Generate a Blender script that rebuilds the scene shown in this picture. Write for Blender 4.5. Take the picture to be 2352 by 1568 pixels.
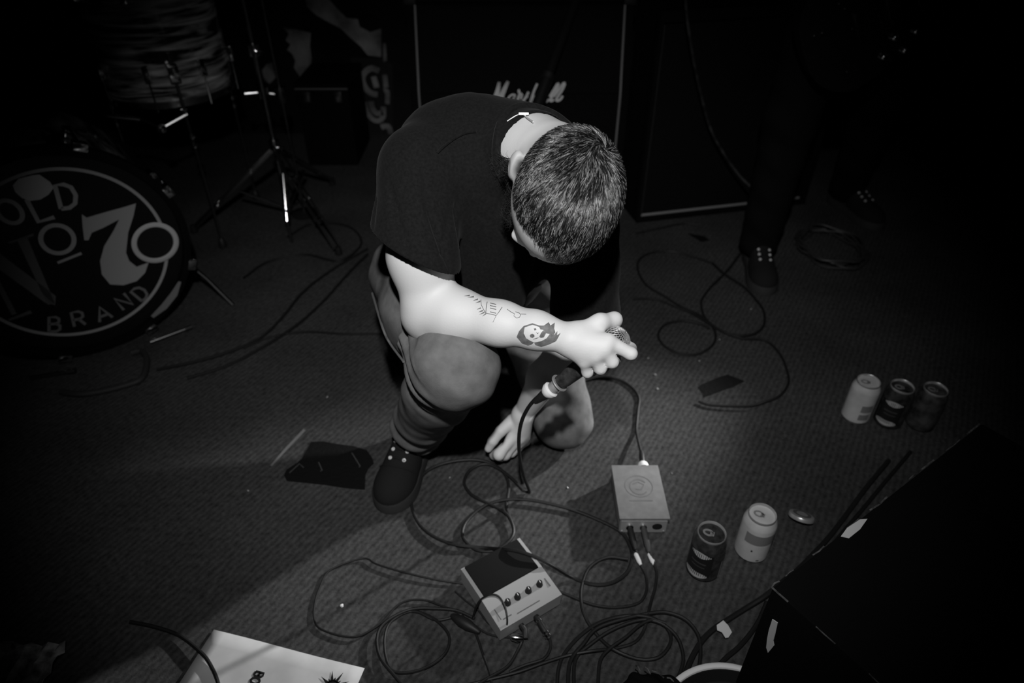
import bpy, bmesh, math, random
import numpy as np
from mathutils import Vector, Matrix
from mathutils.bvhtree import BVHTree

for o in list(bpy.data.objects):
    bpy.data.objects.remove(o)
scene = bpy.context.scene
COL = scene.collection

# ------------------------------------------------------------------ camera
FPX = 1568.0
PITCH = math.atan(FPX / 2086.0)
CP, SP = math.cos(PITCH), math.sin(PITCH)
CH = 1.2
cam = bpy.data.cameras.new('camera')
cam.sensor_width = 36.0
cam.lens = 36.0 * FPX / 2352.0
cam.clip_start = 0.02
cam.dof.use_dof = True
cam.dof.focus_distance = 1.03
cam.dof.aperture_fstop = 3.2
camo = bpy.data.objects.new('camera', cam)
COL.objects.link(camo)
camo.location = (0, 0, CH)
camo.rotation_euler = (math.pi / 2 - PITCH, 0, 0)
scene.camera = camo

# ------------------------------------------------------------------ world, lights, exposure
w = bpy.data.worlds.new('dark_room')
scene.world = w
w.use_nodes = True
w.node_tree.nodes['Background'].inputs[0].default_value = (0.5, 0.5, 0.5, 1)
w.node_tree.nodes['Background'].inputs[1].default_value = 0.0004


def spot(name, loc, target, energy, size, blend, radius):
    L = bpy.data.lights.new(name, 'SPOT')
    L.energy = energy
    L.spot_size = math.radians(size)
    L.spot_blend = blend
    L.shadow_soft_size = radius
    ob = bpy.data.objects.new(name, L)
    COL.objects.link(ob)
    ob.location = loc
    ob.rotation_euler = (Vector(target) - Vector(loc)).to_track_quat('-Z', 'Y').to_euler()
    return ob


# the photographer's flash, held above the lens
spot('camera_flash', (-0.01, 0.02, 1.60), (-0.01, 1.10, 0.47), 84, 71, 1.0, 0.022)
# a stage lamp high on the right, behind the singer
spot('stage_lamp', (2.20, 2.25, 1.02), (-0.15, 1.02, 0.0), 460, 18, 0.9, 0.035)

vs = scene.view_settings
vs.view_transform = 'Standard'
vs.look = 'None'
vs.gamma = 1.0
vs.use_curve_mapping = False
vs.exposure = 0.0

# ------------------------------------------------------------------ picture -> world helpers


def ray(px, py):
    x = (px - 1176) / FPX
    v = (784 - py) / FPX
    return Vector((x, CP + SP * v, -SP + CP * v))


def PT(px, py, t):
    return Vector((0, 0, CH)) + ray(px, py) * t


def PZ(px, py, z=0.0):
    r = ray(px, py)
    return PT(px, py, (z - CH) / r.z)


def PY(px, py, y):
    r = ray(px, py)
    return PT(px, py, y / r.y)


def PPL(px, py, p0, n):
    r = ray(px, py)
    t = (Vector(p0) - Vector((0, 0, CH))).dot(n) / r.dot(n)
    return PT(px, py, t)


# ------------------------------------------------------------------ materials
MATS = {}


def mat(name, v, rough=0.6, metal=0.0, spec=0.5, noise=None, bump=None, sheen=0.0, coat=0.0, emit=None):
    if name in MATS:
        return MATS[name]
    m = bpy.data.materials.new(name)
    m.use_nodes = True
    nt = m.node_tree
    b = nt.nodes['Principled BSDF']
    b.inputs['Base Color'].default_value = (v, v, v, 1)
    b.inputs['Roughness'].default_value = rough
    b.inputs['Metallic'].default_value = metal
    b.inputs['Specular IOR Level'].default_value = spec
    b.inputs['Sheen Weight'].default_value = sheen
    b.inputs['Coat Weight'].default_value = coat
    tc = nt.nodes.new('ShaderNodeTexCoord')
    if noise:
        sc, lo, hi = noise
        n = nt.nodes.new('ShaderNodeTexNoise')
        n.inputs['Scale'].default_value = sc
        n.inputs['Detail'].default_value = 5
        nt.links.new(tc.outputs['Object'], n.inputs['Vector'])
        r = nt.nodes.new('ShaderNodeMapRange')
        r.inputs[1].default_value = 0.3
        r.inputs[2].default_value = 0.7
        r.inputs[3].default_value = lo
        r.inputs[4].default_value = hi
        nt.links.new(n.outputs['Fac'], r.inputs[0])
        cc = nt.nodes.new('ShaderNodeCombineColor')
        for i in range(3):
            nt.links.new(r.outputs[0], cc.inputs[i])
        nt.links.new(cc.outputs[0], b.inputs['Base Color'])
    if bump:
        sc, st, dist = bump
        n2 = nt.nodes.new('ShaderNodeTexNoise')
        n2.inputs['Scale'].default_value = sc
        n2.inputs['Detail'].default_value = 3
        nt.links.new(tc.outputs['Object'], n2.inputs['Vector'])
        bp = nt.nodes.new('ShaderNodeBump')
        bp.inputs['Strength'].default_value = st
        bp.inputs['Distance'].default_value = dist
        nt.links.new(n2.outputs['Fac'], bp.inputs['Height'])
        nt.links.new(bp.outputs[0], b.inputs['Normal'])
    MATS[name] = m
    return m


def carpet_material():
    m = bpy.data.materials.new('ribbed_carpet')
    m.use_nodes = True
    nt = m.node_tree
    L = nt.links
    b = nt.nodes['Principled BSDF']
    b.inputs['Roughness'].default_value = 0.95
    b.inputs['Specular IOR Level'].default_value = 0.15
    tc = nt.nodes.new('ShaderNodeTexCoord')
    mp = nt.nodes.new('ShaderNodeMapping')
    mp.inputs['Rotation'].default_value = (0, 0, math.radians(31))
    L.new(tc.outputs['Object'], mp.inputs['Vector'])
    wv = nt.nodes.new('ShaderNodeTexWave')
    wv.inputs['Scale'].default_value = 24.0
    wv.inputs['Distortion'].default_value = 3.0
    wv.inputs['Detail'].default_value = 3
    wv.inputs['Detail Scale'].default_value = 2.0
    L.new(mp.outputs[0], wv.inputs['Vector'])
    n1 = nt.nodes.new('ShaderNodeTexNoise')
    n1.inputs['Scale'].default_value = 75
    n1.inputs['Detail'].default_value = 9
    n1.inputs['Roughness'].default_value = 0.75
    L.new(tc.outputs['Object'], n1.inputs['Vector'])
    n2 = nt.nodes.new('ShaderNodeTexNoise')
    n2.inputs['Scale'].default_value = 3.5
    n2.inputs['Detail'].default_value = 5
    L.new(tc.outputs['Object'], n2.inputs['Vector'])

    def ma(op, a, c):
        k = nt.nodes.new('ShaderNodeMath')
        k.operation = op
        for i, q in enumerate((a, c)):
            if isinstance(q, (int, float)):
                k.inputs[i].default_value = q
            else:
                L.new(q, k.inputs[i])
        return k.outputs[0]
    h = ma('ADD', ma('MULTIPLY', wv.outputs['Fac'], 0.16), ma('MULTIPLY', n1.outputs['Fac'], 1.25))
    r = nt.nodes.new('ShaderNodeMapRange')
    r.inputs[1].default_value = 0.35
    r.inputs[2].default_value = 1.15
    r.inputs[3].default_value = 0.010
    r.inputs[4].default_value = 0.098
    L.new(h, r.inputs[0])
    big = nt.nodes.new('ShaderNodeMapRange')
    big.inputs[1].default_value = 0.3
    big.inputs[2].default_value = 0.7
    big.inputs[3].default_value = 0.72
    big.inputs[4].default_value = 1.2
    L.new(n2.outputs['Fac'], big.inputs[0])
    v = ma('MULTIPLY', r.outputs[0], big.outputs[0])
    cc = nt.nodes.new('ShaderNodeCombineColor')
    for i in range(3):
        L.new(v, cc.inputs[i])
    L.new(cc.outputs[0], b.inputs['Base Color'])
    bp = nt.nodes.new('ShaderNodeBump')
    bp.inputs['Strength'].default_value = 0.35
    bp.inputs['Distance'].default_value = 0.004
    L.new(h, bp.inputs['Height'])
    L.new(bp.outputs[0], b.inputs['Normal'])
    return m


def skin_material():
    m = bpy.data.materials.new('skin')
    m.use_nodes = True
    nt = m.node_tree
    b = nt.nodes['Principled BSDF']
    b.inputs['Roughness'].default_value = 0.55
    b.inputs['Specular IOR Level'].default_value = 0.3
    at = nt.nodes.new('ShaderNodeAttribute')
    at.attribute_name = 'pigment'
    nt.links.new(at.outputs['Color'], b.inputs['Base Color'])
    tc = nt.nodes.new('ShaderNodeTexCoord')
    n = nt.nodes.new('ShaderNodeTexNoise')
    n.inputs['Scale'].default_value = 320
    nt.links.new(tc.outputs['Object'], n.inputs['Vector'])
    bp = nt.nodes.new('ShaderNodeBump')
    bp.inputs['Strength'].default_value = 0.15
    bp.inputs['Distance'].default_value = 0.001
    nt.links.new(n.outputs['Fac'], bp.inputs['Height'])
    nt.links.new(bp.outputs[0], b.inputs['Normal'])
    return m


def swirl_material():
    # pearly streaked drum wrap
    m = bpy.data.materials.new('streaked_drum_wrap')
    m.use_nodes = True
    nt = m.node_tree
    L = nt.links
    b = nt.nodes['Principled BSDF']
    b.inputs['Roughness'].default_value = 0.22
    b.inputs['Coat Weight'].default_value = 0.5
    tc = nt.nodes.new('ShaderNodeTexCoord')
    mp = nt.nodes.new('ShaderNodeMapping')
    mp.inputs['Scale'].default_value = (5, 5, 42)
    L.new(tc.outputs['Object'], mp.inputs['Vector'])
    n = nt.nodes.new('ShaderNodeTexNoise')
    n.inputs['Scale'].default_value = 1.2
    n.inputs['Detail'].default_value = 4
    n.inputs['Distortion'].default_value = 0.6
    L.new(mp.outputs[0], n.inputs['Vector'])
    r = nt.nodes.new('ShaderNodeMapRange')
    r.inputs[1].default_value = 0.41
    r.inputs[2].default_value = 0.70
    r.inputs[3].default_value = 0.012
    r.inputs[4].default_value = 0.8
    L.new(n.outputs['Fac'], r.inputs[0])
    cc = nt.nodes.new('ShaderNodeCombineColor')
    for i in range(3):
        L.new(r.outputs[0], cc.inputs[i])
    L.new(cc.outputs[0], b.inputs['Base Color'])
    return m


M_CARPET = carpet_material()
M_SKIN = skin_material()
M_SWIRL = swirl_material()
M_WALL = mat('dark_wall_paint', 0.012, 0.9, spec=0.1, noise=(3, 0.006, 0.016))
M_SHIRT = mat('black_cotton', 0.008, 0.95, spec=0.10, sheen=0.03, noise=(220, 0.006, 0.011), bump=(60, 0.25, 0.003))
M_JEANS = mat('grey_denim', 0.1, 0.95, spec=0.1, noise=(38, 0.12, 0.19), bump=(350, 0.25, 0.001))
M_HAIR = mat('dark_hair', 0.035, 0.28, spec=0.9)
_a = M_HAIR.node_tree.nodes.new('ShaderNodeAttribute')
_a.attribute_name = 'strand'
M_HAIR.node_tree.links.new(_a.outputs['Color'], M_HAIR.node_tree.nodes['Principled BSDF'].inputs['Base Color'])
M_BEARD = mat('dark_beard', 0.022, 0.5, spec=0.5)
M_RUBBER = mat('black_rubber', 0.012, 0.55, spec=0.4)
M_CABLE = mat('black_cable', 0.010, 0.55, spec=0.35)
M_BLACK = mat('black_vinyl', 0.0045, 0.85, spec=0.06, bump=(260, 0.3, 0.001))
M_GRILLE = mat('black_grille_cloth', 0.006, 0.95, spec=0.08)
M_PIPING = mat('pale_piping', 0.22, 0.5)
M_CHROME = mat('chrome', 0.75, 0.14, 1.0)
M_DCHROME = mat('tarnished_chrome', 0.35, 0.25, 1.0)
M_STEEL = mat('steel_mesh', 0.42, 0.5, 0.5)
M_WHITE = mat('white_plastic', 0.82, 0.5)
M_TAPE = mat('black_gaffer_tape', 0.006, 0.8, spec=0.12, bump=(90, 0.6, 0.003))
M_WTAPE = mat('white_tape', 0.6, 0.8, spec=0.2)
M_PAPER = mat('paper', 0.7, 0.9, spec=0.1, noise=(9, 0.44, 0.66))
M_INK = mat('black_ink', 0.015, 0.8, spec=0.1)
M_SHOE = mat('black_canvas', 0.014, 0.9, spec=0.15, bump=(420, 0.5, 0.001))
M_SOLE = mat('dark_rubber_sole', 0.035, 0.7, spec=0.2)
M_GREYBOX = mat('grey_enamel', 0.17, 0.5, noise=(60, 0.15, 0.19))
M_PANEL = mat('aluminium_panel', 0.30, 0.5, 0.2)
M_PADGREY = mat('light_grey_plastic', 0.34, 0.5)
M_PADRUB = mat('black_pad_rubber', 0.008, 0.9, spec=0.15)
M_DRUMHEAD = mat('black_drum_head', 0.008, 0.35, spec=0.3)
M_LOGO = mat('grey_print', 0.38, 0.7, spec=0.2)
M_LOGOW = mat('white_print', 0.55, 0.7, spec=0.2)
M_ALU = mat('brushed_aluminium', 0.5, 0.35, 0.6)
M_TATTOO = mat('tattoo_ink', 0.14, 0.6, spec=0.3, noise=(150, 0.10, 0.19))
M_CANW = mat('pale_can_print', 0.5, 0.4, 0.0, noise=(26, 0.42, 0.56))
M_CANK = mat('dark_can_print', 0.02, 0.35, 0.0, noise=(70, 0.008, 0.05))
M_STICK = mat('faded_poster_paper', 0.16, 0.9, noise=(11, 0.10, 0.40))
M_CLOTH2 = mat('black_trousers', 0.006, 0.95, spec=0.05)

# ------------------------------------------------------------------ mesh helpers


class MB:
    def __init__(self):
        self.v = []
        self.f = []

    def add(self, vs, fs):
        n = len(self.v)
        self.v += [tuple(q) for q in vs]
        self.f += [tuple(i + n for i in q) for q in fs]
        return self

    def box(self, c, size, rot=None, bevel=0.0):
        c = Vector(c)
        R = rot if rot is not None else Matrix.Identity(3)
        hx, hy, hz = [s / 2 for s in size]
        if bevel <= 0:
            vs = [c + R @ Vector((sx * hx, sy * hy, sz * hz)) for sz in (-1, 1) for sy in (-1, 1) for sx in (-1, 1)]
            fs = [(0, 2, 3, 1), (4, 5, 7, 6), (0, 1, 5, 4), (2, 6, 7, 3), (0, 4, 6, 2), (1, 3, 7, 5)]
            return self.add(vs, fs)
        bm = bmesh.new()
        bmesh.ops.create_cube(bm, size=1)
        for q in bm.verts:
            q.co = Vector((q.co.x * size[0], q.co.y * size[1], q.co.z * size[2]))
        bmesh.ops.bevel(bm, geom=list(bm.edges), offset=bevel, segments=2, affect='EDGES', profile=0.6)
        bm.verts.index_update()
        vs = [c + R @ q.co for q in bm.verts]
        fs = [[q.index for q in g.verts] for g in bm.faces]
        bm.free()
        return self.add(vs, fs)

    def cyl(self, a, b, r1, r2=None, n=16, cap=True):
        r2 = r1 if r2 is None else r2
        a, b = Vector(a), Vector(b)
        d = (b - a).normalized()
        u = d.orthogonal().normalized()
        w_ = d.cross(u)
        vs, fs = [], []
        for q, r in ((a, r1), (b, r2)):
            for i in range(n):
                th = 2 * math.pi * i / n
                vs.append(q + (u * math.cos(th) + w_ * math.sin(th)) * r)
        for i in range(n):
            j = (i + 1) % n
            fs.append((i, j, n + j, n + i))
        if cap:
            fs.append(tuple(range(n - 1, -1, -1)))
            fs.append(tuple(range(n, 2 * n)))
        return self.add(vs, fs)

    def lathe(self, prof, origin=(0, 0, 0), R=None, n=32, close=False):
        R = R if R is not None else Matrix.Identity(3)
        o = Vector(origin)
        vs, fs = [], []
        k = len(prof)
        for (r, z) in prof:
            for i in range(n):
                th = 2 * math.pi * i / n
                vs.append(o + R @ Vector((r * math.cos(th), r * math.sin(th), z)))
        rng = range(k) if close else range(k - 1)
        for a in rng:
            b = (a + 1) % k
            for i in range(n):
                j = (i + 1) % n
                fs.append((a * n + i, a * n + j, b * n + j, b * n + i))
        if not close:
            if prof[0][0] > 1e-6:
                fs.append(tuple(range(n - 1, -1, -1)))
            if prof[-1][0] > 1e-6:
                fs.append(tuple((k - 1) * n + i for i in range(n)))
        return self.add(vs, fs)

    def tube(self, pts, r, n=8, closed=False):
        pts = [Vector(q) for q in pts]
        m = len(pts)
        rs = r if isinstance(r, (list, tuple)) else [r] * m
        vs, fs = [], []
        u = None
        for i, q in enumerate(pts):
            a = pts[(i - 1) % m] if (closed or i > 0) else pts[0]
            b = pts[(i + 1) % m] if (closed or i < m - 1) else pts[-1]
            d = (b - a)
            d = d.normalized() if d.length > 1e-9 else Vector((0, 0, 1))
            if u is None:
                u = d.orthogonal().normalized()
            u = (u - d * u.dot(d))
            u = u.normalized() if u.length > 1e-6 else d.orthogonal().normalized()
            w_ = d.cross(u)
            for k in range(n):
                th = 2 * math.pi * k / n
                vs.append(q + (u * math.cos(th) + w_ * math.sin(th)) * rs[i])
        for i in range(m if closed else m - 1):
            i2 = (i + 1) % m
            for k in range(n):
                k2 = (k + 1) % n
                fs.append((i * n + k, i * n + k2, i2 * n + k2, i2 * n + k))
        if not closed:
            fs.append(tuple(range(n - 1, -1, -1)))
            fs.append(tuple((m - 1) * n + k for k in range(n)))
        return self.add(vs, fs)

    def prism(self, poly, off):
        """poly: list of 3D points (planar), off: extrusion vector"""
        off = Vector(off)
        n = len(poly)
        p = [Vector(q) for q in poly]
        vs = p + [q + off for q in p]
        fs = [tuple(range(n - 1, -1, -1)), tuple(range(n, 2 * n))]
        for i in range(n):
            j = (i + 1) % n
            fs.append((i, j, n + j, n + i))
        return self.add(vs, fs)

    def stroke(self, pts, width, nrm, thick, closed=False):
        """flat ribbon of given width following pts lying in a plane with normal nrm"""
        pts = [Vector(q) for q in pts]
        m = len(pts)
        nrm = Vector(nrm).normalized()
        L, Rr = [], []
        for i, q in enumerate(pts):
            a = pts[(i - 1) % m] if (closed or i > 0) else pts[0]
            b = pts[(i + 1) % m] if (closed or i < m - 1) else pts[-1]
            d = (b - a).normalized()
            s = nrm.cross(d) * (width[i] if isinstance(width, (list, tuple)) else width) * 0.5
            L.append(q + s)
            Rr.append(q - s)
        for i in range(m if closed else m - 1):
            j = (i + 1) % m
            self.prism([Rr[i], Rr[j], L[j], L[i]], nrm * thick)
        return self

    def build(self, name, material, parent=None, smooth=35):
        me = bpy.data.meshes.new(name)
        me.from_pydata([tuple(q) for q in self.v], [], self.f)
        me.update()
        bm = bmesh.new()
        bm.from_mesh(me)
        bmesh.ops.recalc_face_normals(bm, faces=bm.faces)
        bm.to_mesh(me)
        bm.free()
        return link_mesh(name, me, material, parent, smooth)


def link_mesh(name, me, material, parent=None, smooth=35):
    if material is not None:
        me.materials.append(material)
    if smooth:
        me.polygons.foreach_set('use_smooth', [True] * len(me.polygons))
        me.set_sharp_from_angle(angle=math.radians(smooth))
    o = bpy.data.objects.new(name, me)
    COL.objects.link(o)
    if parent is not None:
        o.parent = parent
        o.matrix_parent_inverse = parent.matrix_world.inverted()
    return o


def tag(o, label=None, cat=None, group=None, kind=None):
    if label:
        o['label'] = label
    if cat:
        o['category'] = cat
    if group:
        o['group'] = group
    if kind:
        o['kind'] = kind
    return o


def thing(name, loc, label, cat, group=None):
    e = bpy.data.objects.new(name, None)
    COL.objects.link(e)
    e.location = loc
    e.empty_display_size = 0.05
    e.matrix_world = Matrix.Translation(loc)
    return tag(e, label, cat, group)


def copy_tree(o, parent=None):
    c = o.copy()
    COL.objects.link(c)
    if parent is not None:
        c.parent = parent
        c.matrix_parent_inverse = o.matrix_parent_inverse.copy()
    for ch in [q for q in bpy.data.objects if q.parent == o]:
        copy_tree(ch, c)
    return c


def spline(pts, step=0.006, closed=False):
    pts = [Vector(q) for q in pts]
    n = len(pts)
    out = []
    segs = n if closed else n - 1
    for i in range(segs):
        p1, p2 = pts[i], pts[(i + 1) % n]
        p0 = pts[(i - 1) % n] if (closed or i > 0) else p1 * 2 - p2
        p3 = pts[(i + 2) % n] if (closed or i < n - 2) else p2 * 2 - p1
        k = max(2, int((p2 - p1).length / step))
        for j in range(k):
            t = j / k
            out.append(0.5 * ((2 * p1) + (p2 - p0) * t + (2 * p0 - 5 * p1 + 4 * p2 - p3) * t * t + (3 * p1 - p0 - 3 * p2 + p3) * t ** 3))
    if not closed:
        out.append(pts[-1])
    return out


def frame(zaxis, xhint=(1, 0, 0)):
    z = Vector(zaxis).normalized()
    x = Vector(xhint)
    x = (x - z * x.dot(z)).normalized()
    y = z.cross(x)
    return Matrix((x, y, z)).transposed()


def rotz(a):
    return Matrix.Rotation(a, 3, 'Z')


# ------------------------------------------------------------------ implicit surfaces (bodies, clothes)


class SDF:
    def __init__(self, lo, hi, h):
        self.lo = np.array(lo, np.float32)
        self.h = h
        self.n = np.ceil((np.array(hi) - np.array(lo)) / h).astype(int) + 1
        self.f = np.full(self.n, 1.0, np.float32)

    def _sub(self, lo, hi, m):
        a = np.maximum(np.floor((np.array(lo) - m - self.lo) / self.h).astype(int), 0)
        b = np.minimum(np.ceil((np.array(hi) + m - self.lo) / self.h).astype(int) + 1, self.n)
        if np.any(b <= a):
            return None
        ax = [self.lo[i] + self.h * np.arange(a[i], b[i], dtype=np.float32) for i in range(3)]
        X = ax[0][:, None, None]
        Y = ax[1][None, :, None]
        Z = ax[2][None, None, :]
        return (slice(a[0], b[0]), slice(a[1], b[1]), slice(a[2], b[2])), X, Y, Z

    def _u(self, sl, d, k, sub=False):
        g = self.f[sl]
        if sub:
            d = -d
            hh = np.clip(0.5 - 0.5 * (g - d) / k, 0, 1)
            self.f[sl] = g * (1 - hh) + d * hh + k * hh * (1 - hh)
            return
        hh = np.maximum(k - np.abs(g - d), 0) / k
        self.f[sl] = np.minimum(g, d) - hh * hh * k * 0.25

    def cap(self, a, b, ra, rb=None, k=0.01, sub=False):
        rb = ra if rb is None else rb
        a = np.array(a, np.float32)
        b = np.array(b, np.float32)
        r = max(ra, rb)
        s = self._sub(np.minimum(a, b) - r, np.maximum(a, b) + r, k + 4 * self.h)
        if s is None:
            return
        sl, X, Y, Z = s
        ba = b - a
        l2 = float(ba @ ba) + 1e-12
        t = np.clip(((X - a[0]) * ba[0] + (Y - a[1]) * ba[1] + (Z - a[2]) * ba[2]) / l2, 0, 1)
        d = np.sqrt((X - a[0] - t * ba[0]) ** 2 + (Y - a[1] - t * ba[1]) ** 2 + (Z - a[2] - t * ba[2]) ** 2) - (ra + (rb - ra) * t)
        self._u(sl, d, k, sub)

    def capcut(self, a, b, ra, rb, k, pp, pn, ks=0.004):
        """capsule a-b kept only behind the plane (pp, outward pn)"""
        a = np.array(a, np.float32)
        b = np.array(b, np.float32)
        r = max(ra, rb)
        s = self._sub(np.minimum(a, b) - r, np.maximum(a, b) + r, k + 4 * self.h)
        sl, X, Y, Z = s
        ba = b - a
        t = np.clip(((X - a[0]) * ba[0] + (Y - a[1]) * ba[1] + (Z - a[2]) * ba[2]) / float(ba @ ba), 0, 1)
        d = np.sqrt((X - a[0] - t * ba[0]) ** 2 + (Y - a[1] - t * ba[1]) ** 2 + (Z - a[2] - t * ba[2]) ** 2) - (ra + (rb - ra) * t)
        g = (X - pp[0]) * pn[0] + (Y - pp[1]) * pn[1] + (Z - pp[2]) * pn[2]
        hh = np.maximum(ks - np.abs(d - g), 0) / ks
        self._u(sl, np.maximum(d, g) + hh * hh * ks * 0.25, k)

    def chain(self, pts, rs, k=0.01):
        for i in range(len(pts) - 1):
            self.cap(pts[i], pts[i + 1], rs[i], rs[i + 1], k)

    def ell(self, c, R, rad, k=0.01, sub=False):
        """R: 3x3 mathutils matrix with local axes as columns"""
        c = np.array(c, np.float32)
        rad = np.array(rad, np.float32)
        r = float(rad.max())
        s = self._sub(c - r, c + r, k + 4 * self.h)
        if s is None:
            return
        sl, X, Y, Z = s
        M = np.array(R, np.float32).T
        x, y, z = X - c[0], Y - c[1], Z - c[2]
        p = [M[i, 0] * x + M[i, 1] * y + M[i, 2] * z for i in range(3)]
        k0 = np.sqrt(sum((p[i] / rad[i]) ** 2 for i in range(3))) + 1e-6
        k1 = np.sqrt(sum((p[i] / rad[i] ** 2) ** 2 for i in range(3))) + 1e-6
        self._u(sl, k0 * (k0 - 1) / k1, k, sub)

    def mesh(self):
        f, h, lo = self.f, self.h, self.lo
        ins = f < 0
        n = self.n
        cnt = np.zeros(n - 1, np.int8)
        for i in (0, 1):
            for j in (0, 1):
                for k in (0, 1):
                    cnt += ins[i:n[0] - 1 + i, j:n[1] - 1 + j, k:n[2] - 1 + k]
        act = (cnt > 0) & (cnt < 8)
        idx = np.argwhere(act)
        vid = np.full(act.shape, -1, np.int32)
        vid[act] = np.arange(len(idx))
        val = {}
        for i in (0, 1):
            for j in (0, 1):
                for k in (0, 1):
                    val[(i, j, k)] = f[idx[:, 0] + i, idx[:, 1] + j, idx[:, 2] + k]
        acc = np.zeros((len(idx), 3), np.float64)
        num = np.zeros(len(idx))
        for c0 in val:
            for ax in range(3):
                if c0[ax] == 0:
                    c1 = list(c0)
                    c1[ax] = 1
                    a, b = val[c0], val[tuple(c1)]
                    m = (a < 0) != (b < 0)
                    t = np.where(m, a / np.where(m, a - b, 1), 0)
                    for d in range(3):
                        acc[:, d] += np.where(m, c0[d] + (t if d == ax else 0), 0)
                    num += m
        V = lo + h * (idx + acc / num[:, None])
        Q = []
        for ax in range(3):
            o1, o2 = [q for q in range(3) if q != ax]
            sA = [slice(1, -1)] * 3
            sA[ax] = slice(0, -1)
            sB = list(sA)
            sB[ax] = slice(1, None)
            A, B = ins[tuple(sA)], ins[tuple(sB)]
            e = np.argwhere(A != B)
            flip = A[tuple(e.T)]
            base = e.copy()
            base[:, o1] += 1
            base[:, o2] += 1
            qs = []
            for (da, db) in ((-1, -1), (0, -1), (0, 0), (-1, 0)):
                c = base.copy()
                c[:, o1] += da
                c[:, o2] += db
                qs.append(vid[tuple(c.T)])
            q = np.stack(qs, 1)
            if ax == 1:
                flip = ~flip
            q[~flip] = q[~flip][:, ::-1]
            Q.append(q)
        Q = np.concatenate(Q)
        return V, Q


def np_mesh(name, V, F):
    me = bpy.data.meshes.new(name)
    n = F.shape[1]
    me.vertices.add(len(V))
    me.vertices.foreach_set('co', V.astype(np.float32).ravel())
    me.loops.add(F.size)
    me.loops.foreach_set('vertex_index', F.astype(np.int32).ravel())
    me.polygons.add(len(F))
    me.polygons.foreach_set('loop_start', np.arange(0, F.size, n, dtype=np.int32))
    me.update(calc_edges=True)
    me.validate()
    return me


def vnormals(V, Q):
    fn = np.cross(V[Q[:, 2]] - V[Q[:, 0]], V[Q[:, 3]] - V[Q[:, 1]])
    N = np.zeros_like(V)
    for i in range(4):
        np.add.at(N, Q[:, i], fn)
    return N / (np.linalg.norm(N, axis=1, keepdims=True) + 1e-12)


def smoothV(V, Q, it=2):
    e = np.concatenate([Q[:, [i, (i + 1) % 4]] for i in range(4)])
    e = np.concatenate([e, e[:, ::-1]])
    n = len(V)
    deg = np.bincount(e[:, 0], minlength=n).astype(float)[:, None]
    for _ in range(it):
        s = np.stack([np.bincount(e[:, 0], weights=V[e[:, 1], d], minlength=n) for d in range(3)], 1)
        V = 0.5 * V + 0.5 * s / deg
    return V


def to_np(v):
    return np.array(v, float)


# ================================================================== THE ROOM
fl = MB().add([(-3.2, -0.9, 0), (3.2, -0.9, 0), (3.2, 3.3, 0), (-3.2, 3.3, 0)], [(0, 1, 2, 3)]).build('floor', M_CARPET, smooth=0)
tag(fl, 'dark ribbed carpet covering the stage floor', kind='structure')
tag(MB().box((0, 3.32, 1.3), (6.4, 0.04, 2.6)).build('wall_back', M_WALL, smooth=0), 'dark painted wall behind the amplifiers', kind='structure')
tag(MB().box((-3.22, 1.2, 1.3), (0.04, 4.2, 2.6)).build('wall_left', M_WALL, smooth=0), 'dark wall beside the drum kit', kind='structure')
tag(MB().box((3.22, 1.2, 1.3), (0.04, 4.2, 2.6)).build('wall_right', M_WALL, smooth=0), 'dark wall on the unlit side of the stage', kind='structure')

# ================================================================== THE KNEELING SINGER
rng = np.random.default_rng(7)
CAMP = Vector((0, 0, CH))
Hc = PT(1300, 452, 0.975)
_d = (CAMP - Hc).normalized()
_sx = Vector((1, 0, 0))
_sd = Vector((0, -SP, -CP))
h_up = (_d + 0.13 * _sx + 0.33 * _sd).normalized()
h_f = (-0.27 * _sx + 0.96 * _sd)
h_f = (h_f - h_up * h_f.dot(h_up)).normalized()
h_x = h_f.cross(h_up)
HR = Matrix((h_x, h_f, h_up)).transposed()


def hl(x, y, z):
    return Hc + HR @ Vector((x, y, z))


S_R = PT(962, 392, 1.125)
E_R = PT(988, 708, 1.16)
W_R = PT(1302, 777, 1.075)
S_L = Vector((0.130, 1.15, 0.685))
E_L = Vector((0.150, 1.10, 0.43))
NB = PT(1222, 353, 1.11)
CHEST = Vector((0.0, 1.19, 0.655))
PELV = Vector((-0.07, 1.34, 0.41))
HIP_R = Vector((-0.212, 1.275, 0.42))
K_R = PT(1046, 836, 1.165)
A_R = Vector((-0.222, 1.135, 0.09))
HIP_L = Vector((0.03, 1.36, 0.38))
K_L = PZ(1293, 962, 0.078)
A_L = Vector((0.12, 1.56, 0.07))
MIC_B = PT(1287, 878, 1.150)
MIC_G = PT(1438, 763, 1.078)

spine = (CHEST - PELV).normalized()
lat = (S_L - S_R)
lat = (lat - spine * lat.dot(spine)).normalized()
TOR = Matrix((lat, spine, lat.cross(spine))).transposed()

body = SDF((-0.40, 0.76, 0.0), (0.36, 1.52, 0.95), 0.0026)
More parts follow.
